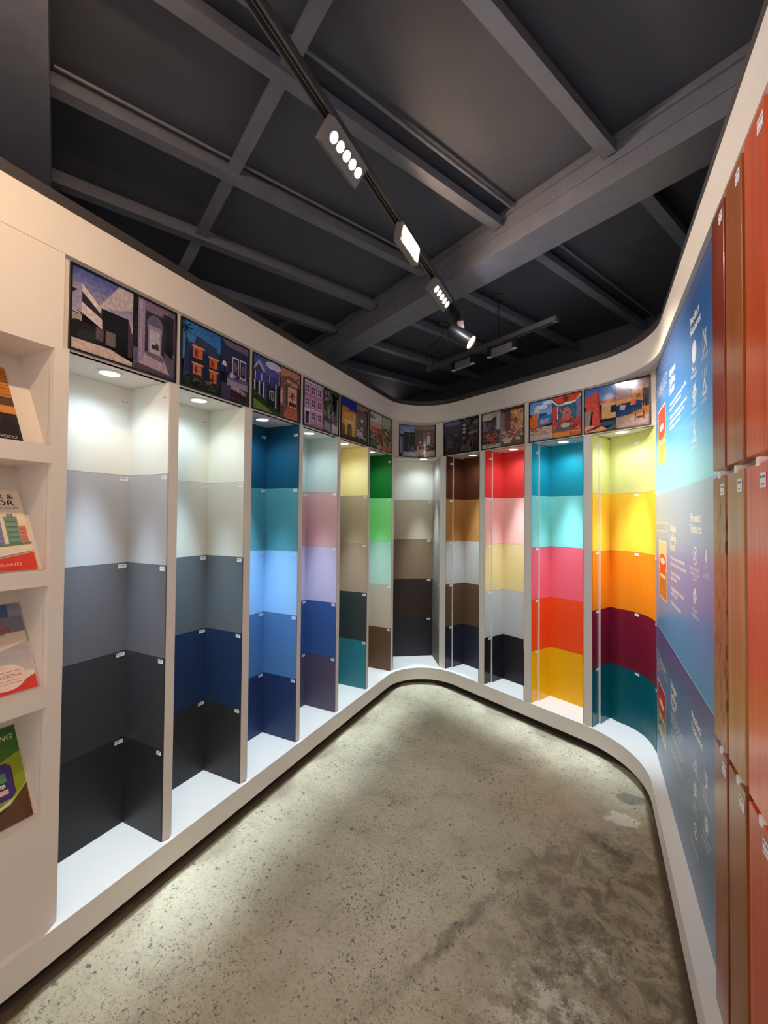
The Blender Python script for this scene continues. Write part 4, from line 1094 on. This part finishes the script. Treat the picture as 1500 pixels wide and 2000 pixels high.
wear_icon(1.872, 0.635, 0.036); label('Weather resistant', 1.938, 0.584, 1.82, h=0.016)
germ_icon(1.884, 0.526, 0.034); label('Algae', 1.92, 0.464, 1.85, h=0.016); label('resistance', 1.941, 0.442, 1.842, h=0.016)
leaf_icon(1.882, 0.380, 0.030, 0.026); label('Eco-friendly', 1.96, 0.305, 1.836, h=0.016)
brush_icon(1.716, 0.650, 0.034); label('Good', 1.767, 0.598, 1.70, h=0.017); label('coverage', 1.767, 0.574, 1.665, h=0.017)
germ_icon(1.716, 0.508, 0.034); label('Anti-bacterial', 1.779, 0.454, 1.667, h=0.016); label('protection', 1.779, 0.430, 1.69, h=0.016)
root = tag(empty('product_board', (0.334, 2.18, 0.15)), 'tall glossy blue product board with white lettering beside the wood samples', 'board')
MB().box((-0.001, 1.44 - 2.18, 0), (0.0008, YP - 2.18, 2.235)).build('backing', mat('blue_board_edge', (52, 84, 132), 0.4), root)
def pm(u, v_, w_): return Vector((-0.0012 - w_ * 0.12, YP - u - 2.18, v_ - 0.15))
board.build('printed_face', PANELP, pm, root, clip=(0.0, 0.15, PW, 2.385))

# ------------------------------------------------------------------ timber samples
WOODS = [wood_material('mahogany_stain', (124, 46, 28), (172, 76, 44)), wood_material('walnut_stain', (150, 78, 36), (198, 114, 58)),
         wood_material('orange_cedar_stain', (202, 66, 28), (240, 112, 54)), wood_material('pale_oak_stain', (166, 116, 72), (204, 152, 104), 0.35),
         wood_material('weathered_oak_stain', (150, 92, 54), (196, 140, 92), 0.4, 0.8), wood_material('coral_stain', (218, 84, 50), (240, 120, 82)),
         wood_material('brown_red_stain', (126, 58, 36), (160, 86, 56)), wood_material('chestnut_stain', (128, 68, 34), (168, 104, 58)), wood_material('brick_red_stain', (190, 66, 36), (226, 96, 58))]
COLS_Y = [(1.357, 1.475), (1.211, 1.338), (1.062, 1.187)]
ROWS_Z = [(1.640, 2.346), (0.908, 1.620), (0.184, 0.893)]
WL = [['mahogany red sample plank, top row beside the blue board', 'walnut brown sample plank, top row between mahogany and orange planks', 'bright orange cedar sample plank in the top row'],
      ['weathered tan sample plank with dark pitting, middle row beside the blue board', 'pale oak over brown sample plank in the middle of the nine', 'coral orange sample plank in the middle row'],
      ['red-brown sample plank, bottom row beside the blue board', 'chestnut brown sample plank, bottom row between red planks', 'brick red sample plank in the bottom row']]
WM = [[0, 1, 2], [4, 3, 5], [6, 7, 8]]
TAGART = [('SAMPLE', 0)]
for r_, (z0, z1) in enumerate(ROWS_Z):
    for c_, (y0, y1) in enumerate(COLS_Y):
        bm = bmesh.new()
        bmesh.ops.create_cube(bm, size=1.0)
        for v in bm.verts:
            v.co = Vector((v.co.x * 0.028, v.co.y * (y1 - y0), (v.co.z + 0.5) * (z1 - z0)))
        bmesh.ops.bevel(bm, geom=bm.edges[:], offset=0.0015, segments=1, affect='EDGES')
        me = bpy.data.meshes.new('wood_sample')
        bm.to_mesh(me); bm.free()
        me.materials.append(WOODS[WM[r_][c_]])
        o = link(bpy.data.objects.new('wood_sample', me))
        o.location = (0.319, (y0 + y1) / 2, z0)
        tag(o, WL[r_][c_], 'wood sample', 'stained timber samples on the right wall')
        a_ = Art()
        a_.rect(0, 0, 0.034, 0.03, (240, 238, 240)); a_.disc(0.006, 0.022, 0.0035, 0.0035, (40, 60, 140), 8); a_.rect(0.012, 0.019, 0.03, 0.024, (120, 120, 150)); a_.rect(0.005, 0.006, 0.026, 0.009, (160, 160, 172))
        hw = (y1 - y0) / 2; hz = z1 - z0
        a_.build('name_tag', TAGP, lambda u, v_, w_, hw=hw, hz=hz: Vector((-0.0146 - w_, -hw + 0.042 - u, hz - 0.052 + v_)), o)
        if r_ > 0:
            MB().box((-0.012, -0.02, hz), (0.012, -0.008, hz + 0.012)).box((-0.0165, -0.021, hz - 0.006), (-0.012, -0.007, hz + 0.012)).build('hanging_clip', EDGE, o)

# ------------------------------------------------------------------ brochure rack and brochures
POCK = [(2.055, 1.731), (1.671, 1.319), (1.268, 0.932), (0.872, 0.516)]
PY0, PY1 = 0.30, 0.752
rack = tag(empty('brochure_rack', (0, 0, 0)), 'white built-in brochure rack with four sloping pockets', 'rack')
ff = MB().box((-1.63, -1.0, 0.15), (-1.60, PY0, 2.385)).box((-1.63, PY1, 0.15), (-1.60, 0.776, 2.385))
zs = [2.385] + [z for p in POCK for z in p] + [0.15]
for k in range(0, len(zs), 2):
    ff.box((-1.63, PY0, zs[k + 1]), (-1.60, PY1, zs[k]))
ff.build('face_frame', WHITE2, rack)
SL = 1.84
for zt, zb in POCK:
    d0 = 0.045; d1 = d0 + (zt - zb) / SL
    x_ = lambda d: -1.63 - d + 0.03
    v = [(x, y, z) for y in (PY0, PY1) for (x, z) in ((-1.629, zb), (x_(d0), zb), (x_(d1), zt), (-1.629, zt))]
    mesh_obj('pocket', v, [(0, 1, 5, 4), (1, 2, 6, 5), (2, 3, 7, 6), (0, 3, 2, 1), (4, 5, 6, 7)], WHITE2, rack)
MB().box((-1.90, -1.0, 0.15), (-1.86, 0.776, 2.385)).build('added_unseen_backing', WHITE2, rack)  # unseen backing, added to keep stray light out behind the pockets

def cover_wood(a):
    a.rect(0, 0, .21, .297, (40, 34, 36)); a.rect(0, .17, .21, .297, (196, 120, 44))
    for k in range(9): a.line([(0, .18 + k * .013), (.07, .183 + k * .013), (.14, .178 + k * .013), (.21, .182 + k * .013)], .003, (150, 84, 30) if k % 2 else (120, 64, 24))
    a.rect(0, .135, .21, .165, (92, 62, 40)); a.rect(0, .105, .21, .135, (206, 140, 64))
    a.text('WOOD', .196, .008, (220, 214, 206), height=.011, align='r')
    a.poly([(.02, .03), (.15, .03), (.17, .09), (.03, .09)], (60, 54, 56))
def cover_city(a):
    a.rect(0, 0, .21, .297, (240, 224, 202))
    a.text('EXTERIOR &', .19, .262, (34, 30, 34), width=.165, height=.018, align='r', bold=.0004)
    a.text('INTERIOR', .19, .236, (34, 30, 34), width=.16, height=.021, align='r', bold=.0004)
    a.text('COLOUR COLLECTION', .196, .223, (92, 84, 84), width=.165, height=.009, align='r')
    for x, y, w_, h, c in ((.15, .09, .036, .105, (120, 160, 136)), (.185, .09, .02, .07, (220, 128, 112)), (.11, .09, .03, .09, (150, 138, 176)), (.07, .09, .034, .12, (176, 196, 196)), (.03, .09, .03, .08, (206, 180, 120))):
        a.rect(x, y, x + w_, y + h, c)
        for k in range(5): a.rect(x + .004, y + h * (k + .3) / 5.5, x + w_ - .004, y + h * (k + .6) / 5.5, [q * .75 for q in c])
    a.rect(.16, .195, .176, .204, (70, 60, 70)); a.rect(.163, .197, .173, .202, (214, 206, 206))
    a.poly([(0, .08), (.21, .10), (.21, .092), (0, .07)], (110, 130, 96))
    a.poly([(0, .045), (.12, .05), (.21, .068), (.21, .064), (.12, .045), (0, .04)], (150, 140, 128))
    a.poly([(0, 0), (.21, 0), (.21, .062), (.12, .043), (0, .038)], (222, 66, 48))
    a.text('PAINT BRAND', .17, .016, (244, 206, 180), width=.13, height=.011, align='r')
def cover_pro(a):
    a.grad(0, .06, .21, .297, (206, 196, 196), (128, 136, 158), 10)
    a.rect(.12, .25, .175, .297, (72, 96, 140)); a.rect(0, .19, .21, .25, (120, 118, 134))
    a.poly([(0, .19), (.21, .196), (.21, .16), (.1, .13), (0, .15)], (226, 206, 188))
    a.text('NIPPON', .115, .262, (24, 28, 76), height=.012, align='r', slant=.2, bold=.0005); a.text('PAINT', .10, .245, (24, 28, 76), height=.012, align='r', slant=.2, bold=.0005)
    a.text('COATING', .15, .222, (186, 44, 44), height=.017, align='r', bold=.0005); a.text('SOLUTIONS', .17, .2, (186, 44, 44), height=.017, align='r', bold=.0005)
    a.text('FOR LONG-LASTING', .155, .188, (44, 40, 60), height=.008, align='r')
    a.line([(.02, .12), (.08, .11), (.1, .09), (.105, .07)], .002, (60, 60, 76)); a.line([(.07, .03), (.085, .045)], .004, (70, 70, 90))
    a.poly([(0, 0), (.21, 0), (.21, .045), (.15, .02), (.06, .012), (0, .01)], (226, 62, 50))
    a.disc(.132, .052, .056, .042, (246, 222, 206), 24)
    a.text('PROFESSIONAL', .132, .050, (176, 76, 60), width=.09, height=.012, align='c'); a.rect(.09, .068, .174, .070, (196, 110, 96)); a.rect(.1, .040, .166, .042, (206, 150, 136)); a.rect(.094, .031, .172, .033, (206, 150, 136))
def cover_green(a):
    a.grad(0, .1, .21, .297, (92, 124, 24), (36, 96, 24), 9)
    a.poly([(0, .19), (.12, .18), (.21, .21), (.21, .09), (.1, .05), (0, .06)], (142, 160, 22))
    a.text('NG', .196, .255, (206, 206, 170), height=.017, align='r', slant=.2, bold=.0006)
    a.poly([(0, 0), (.21, 0), (.21, .105), (.16, .06), (.09, .04), (.06, 0)], (92, 58, 22)); a.line([(.21, .107), (.16, .062), (.09, .042), (.06, 0)], .004, (196, 196, 90))
    a.poly([(0, .185), (.165, .185), (.178, .173), (.178, .09), (.165, .078), (0, .078)], (70, 36, 120)); a.line([(0, .185), (.165, .185), (.178, .173), (.178, .09), (.165, .078), (0, .078)], .003, (48, 22, 84))
    a.rect(.05, .13, .162, .158, (92, 146, 92)); a.rect(.05, .11, .162, .13, (52, 40, 40)); a.text('PIB', .156, .114, (240, 240, 236), height=.012, align='r', bold=.0006); a.rect(.12, .094, .162, .108, (226, 190, 170))
BRO = [(cover_wood, 0.690, 1.731, 'black and wood-grain covered brochure in the top rack pocket'),
       (cover_city, 0.738, 1.319, 'cream brochure with city towers and a red foot, second pocket'),
       (cover_pro, 0.746, 0.932, 'grey brochure with a round cream badge reading PROFESSIONAL'),
       (cover_green, 0.742, 0.516, 'green brochure with a purple box, lowest pocket of the rack')]
th_ = math.atan(SL)
for fn, yr, zb, lab in BRO:
    o = tag(empty('brochure', (-1.645, yr - 0.105, zb)), lab, 'brochure', 'brochures in the rack')
    nrm = Vector((math.sin(th_), 0, math.cos(th_)))       # out of the sloping backboard
    upd = Vector((-math.cos(th_), 0, math.sin(th_)))
    fm = lambda u, v_, w_: Vector((0, u - 0.105, 0)) + upd * (v_ + 0.001) + nrm * (w_ + 0.0062)
    MB().obox(upd * 0.1495 + nrm * 0.0034, Vector((0, 0.105, 0)), upd * 0.1485, nrm * 0.0026).build('pages', PAPER, o)
    a_ = Art(); fn(a_)
    a_.build('cover', COVER, fm, o, clip=(0, 0, .21, .297))

# ------------------------------------------------------------------ lighting tracks and their lamps
def rail(name, p0, p1, label, ceil_pts):
    p0, p1 = Vector(p0), Vector(p1)
    T = (p1 - p0).normalized(); N = Vector((-T.y, T.x, 0)); Z = Vector((0, 0, 1))
    c = (p0 + p1) / 2; h = (p1 - p0).length / 2
    t = tag(empty(name, c), label, 'track')
    b_ = MB()
    b_.obox((0, 0, 0.014), T * h, N * 0.018, Z * 0.004)
    b_.obox(N * 0.0155 , T * h, N * 0.0025, Z * 0.012); b_.obox(N * -0.0155, T * h, N * 0.0025, Z * 0.012)
    b_.build('rail', RAILM, t)
    MB().obox(N * 0.006 + Z * 0.004, T * (h - 0.03), N * 0.0015, Z * 0.004).obox(N * -0.006 + Z * 0.004, T * (h - 0.03), N * 0.0015, Z * 0.004).build('conductor', COPPER, t)
    for sg in (-1, 1): MB().obox(T * sg * (h - 0.012), T * 0.014, N * 0.0185, Z * 0.0125).build('end_cap', RAILM, t)
    for q in ceil_pts:
        q = Vector(q) - c
        MB().tube([q, Vector((q.x, q.y, Z_DECK - c.z))], 0.0022, 6).build('hanging_wire', BMETAL, t)
        MB().lathe((q.x, q.y, Z_DECK - c.z), (0, 0, -1), [(0.04, 0), (0.04, 0.015), (0.02, 0.02), (0, 0.02)]).build('ceiling_canopy', RAILM, t, True)
    return t
TX, TZ = -0.745, 2.77
rail('lighting_track', (TX, -0.9, TZ), (TX, 2.56, TZ), 'long black lighting track running beneath the main beam towards the corner', [(TX, 0.3, TZ + .012)])
def floodlight(y0, y1, label, kind, tilt, ledm):
    """wall-washing floodlight hung from the track, facing the right wall"""
    L = y1 - y0; c = Vector((-0.716 if kind == 'panel' else -0.738, (y0 + y1) / 2, 2.712))
    t = tag(empty('track_floodlight', c), label, 'floodlight', 'floodlights on the long track')
    n = Vector((math.cos(tilt), 0, -math.sin(tilt))); up_ = Vector((math.sin(tilt), 0, math.cos(tilt))); Y = Vector((0, 1, 0))
    if kind == 'warm_left':
        n.x *= -1; up_.x *= -1
    hh = 0.038
    MB().obox(n * -0.02, Y * (L / 2 + 0.012), up_ * hh, n * 0.016).build('housing', WMETAL, t)
    MB().obox((TX - c.x, 0, 0.0405), Y * 0.05, Vector((0.015, 0, 0)), Vector((0, 0, 0.005))).build('track_adapter', BMETAL, t)
    MB().obox((TX - c.x, 0, 0.028), Y * 0.012, Vector((0.012, 0, 0)), Vector((0, 0, 0.010))).build('bracket', BMETAL, t)
    if kind == 'led':
        for k in range(5):
            q = Y * (-L / 2 + L * (k + 0.5) / 5) + n * -0.003
            MB().lathe(q, n, [(0.018, 0), (0.018, 0.004), (0.0155, 0.004), (0.015, 0.001)], 20).build('reflector_ring', RINGM, t, True)
            MB().lathe(q, n, [(0.0145, 0.0012), (0.013, 0.002), (0, 0.0024)], 16).build('led', ledm, t, True)
    else:
        MB().obox(n * -0.0035, Y * (L / 2 - 0.004), up_ * (hh - 0.008), n * 0.001).build('light_panel', ledm, t)
    return t
floodlight(1.085, 1.275, 'brightest cool white floodlight with five round lamps, nearest on the track', 'led', R(42), LEDC)
floodlight(1.605, 1.785, 'warm yellow flat-panel floodlight on the track, between the two cool floodlights', 'panel', R(10), LEDW)
floodlight(2.065, 2.285, 'dimmer cool white floodlight with five small lamps, by the main beam', 'led', R(42), LEDC2)
# warm floodlight further back on the same track, lighting the brochure rack
floodlight(0.20, 0.41, 'warm yellow floodlight above the camera facing the brochure rack', 'warm_left', R(40), LEDW2)
floodlight(-0.45, -0.25, 'cool white floodlight with five lamps, behind the camera', 'led', R(35), LEDC)  # unseen lamp, added to fill the room from behind

# cylindrical spotlight at the end of the track
ax = (rgt * 0.70 + Vector((0, 0, -1)) * 0.60 - Vector((fwd.x, fwd.y, 0)) * 0.36).normalized()
tip = Vector((-0.640, 2.43, 2.540))
sp = tag(empty('track_spotlight', tip - ax * 0.08), 'black cylindrical spotlight with a warm lens at the end of the long track', 'spotlight')
MB().lathe(-ax * 0.08, ax, [(0.0, 0), (0.041, 0.002), (0.044, 0.008), (0.044, 0.158), (0.040, 0.160), (0.038, 0.152)], 32).build('barrel', BMETAL, sp, True)
MB().lathe(ax * 0.06, ax, [(0.038, 0.0), (0.038, 0.012), (0.02, 0.014), (0, 0.014)], 24).build('lens', SPOTL, sp, True)
ld = bpy.data.lights.new('spotlight_beam', 'SPOT')
ld.energy = 130.0; ld.color = (1.0, 0.88, 0.68); ld.spot_size = R(75); ld.spot_blend = 0.9; ld.shadow_soft_size = 0.03
lo = link(bpy.data.objects.new('spotlight_beam', ld), sp)
lo.location = ax * 0.095
lo.rotation_euler = ax.to_track_quat('-Z', 'Y').to_euler()
top = Vector((TX, 2.44, TZ - 0.016)) - (tip - ax * 0.08)
MB().obox(top + Vector((0, 0, -0.02)), (0.016, 0, 0), (0, 0.06, 0), (0, 0, 0.022)).build('track_adapter', BMETAL, sp)
MB().tube([top + Vector((0, 0.03, -0.03)), top + Vector((0.0, 0.03, -0.10)), Vector((0, 0, 0.03)), Vector((0, 0, 0))], 0.009).tube([top + Vector((0, -0.03, -0.03)), top + Vector((0, -0.03, -0.10)), Vector((0, -0.005, 0.02))], 0.007).build('yoke', BMETAL, sp)
MB().obox(top + Vector((0.02, 0.03, -0.075)), Vector((0.024, 0.004, 0)), Vector((-0.002, 0.003, 0)), Vector((-0.004, 0, 0.024))).build('paper_label', mat('white_card', (226, 206, 196), 0.6), sp)

# short cross track near the corner with two linear floodlights turned to the pictures
TZ = 2.72
q0, q1 = bk(-1.16, -0.385, TZ), bk(-0.03, -0.385, TZ)
rail('lighting_track', q0, q1, 'short black lighting track hung on wires parallel to the back wall', [bk(-0.46, -0.385, TZ + .012), bk(-0.99, -0.385, TZ + .012)])
MB().tube([bk(-1.12, -0.385, TZ + 0.015), bk(-1.10, -0.37, TZ + 0.08), bk(-1.16, -0.36, TZ + 0.13), bk(-1.22, -0.35, TZ + 0.10), bk(-1.20, -0.36, TZ + 0.17), bk(-1.10, -0.36, 2.93), bk(-1.03, -0.36, 2.955)], 0.006)\
    .build('power_cable', BMETAL, bpy.data.objects['lighting_track.001']).location = -bpy.data.objects['lighting_track.001'].location
for (sa, sb), lab in (((-0.90, -0.69), 'small black linear floodlight on the short cross track, end towards the corner'), ((-0.56, -0.33), 'small black linear floodlight on the short cross track, end nearer the product board')):
    c = bk((sa + sb) / 2, -0.37, TZ - 0.045)
    t = tag(empty('linear_floodlight', c), lab, 'floodlight', 'floodlights on the short cross track')
    h = (sb - sa) / 2
    MB().obox(NB * 0.012 + Vector((0, 0, -0.004)), EB * (h - 0.018), NB * 0.014, Vector((0, 0, 0.026))).build('housing', STEEL, t)
    for sg in (-1, 1):
        p = EB * sg * (h - 0.012)
        MB().lathe(p + Vector((0, 0, 0.034)), (0, 0, -1), [(0.017, 0), (0.017, 0.052), (0.019, 0.056), (0.019, 0.066)], 18).build('track_adapter', BMETAL, t, True)
        MB().lathe(p + Vector((0, 0, -0.032)), (0, 0, -1), [(0.0185, 0), (0.012, 0.003), (0, 0.003)], 18).build('adapter_cap', mat('pale_cap', (190, 160, 150), 0.5), t, True)
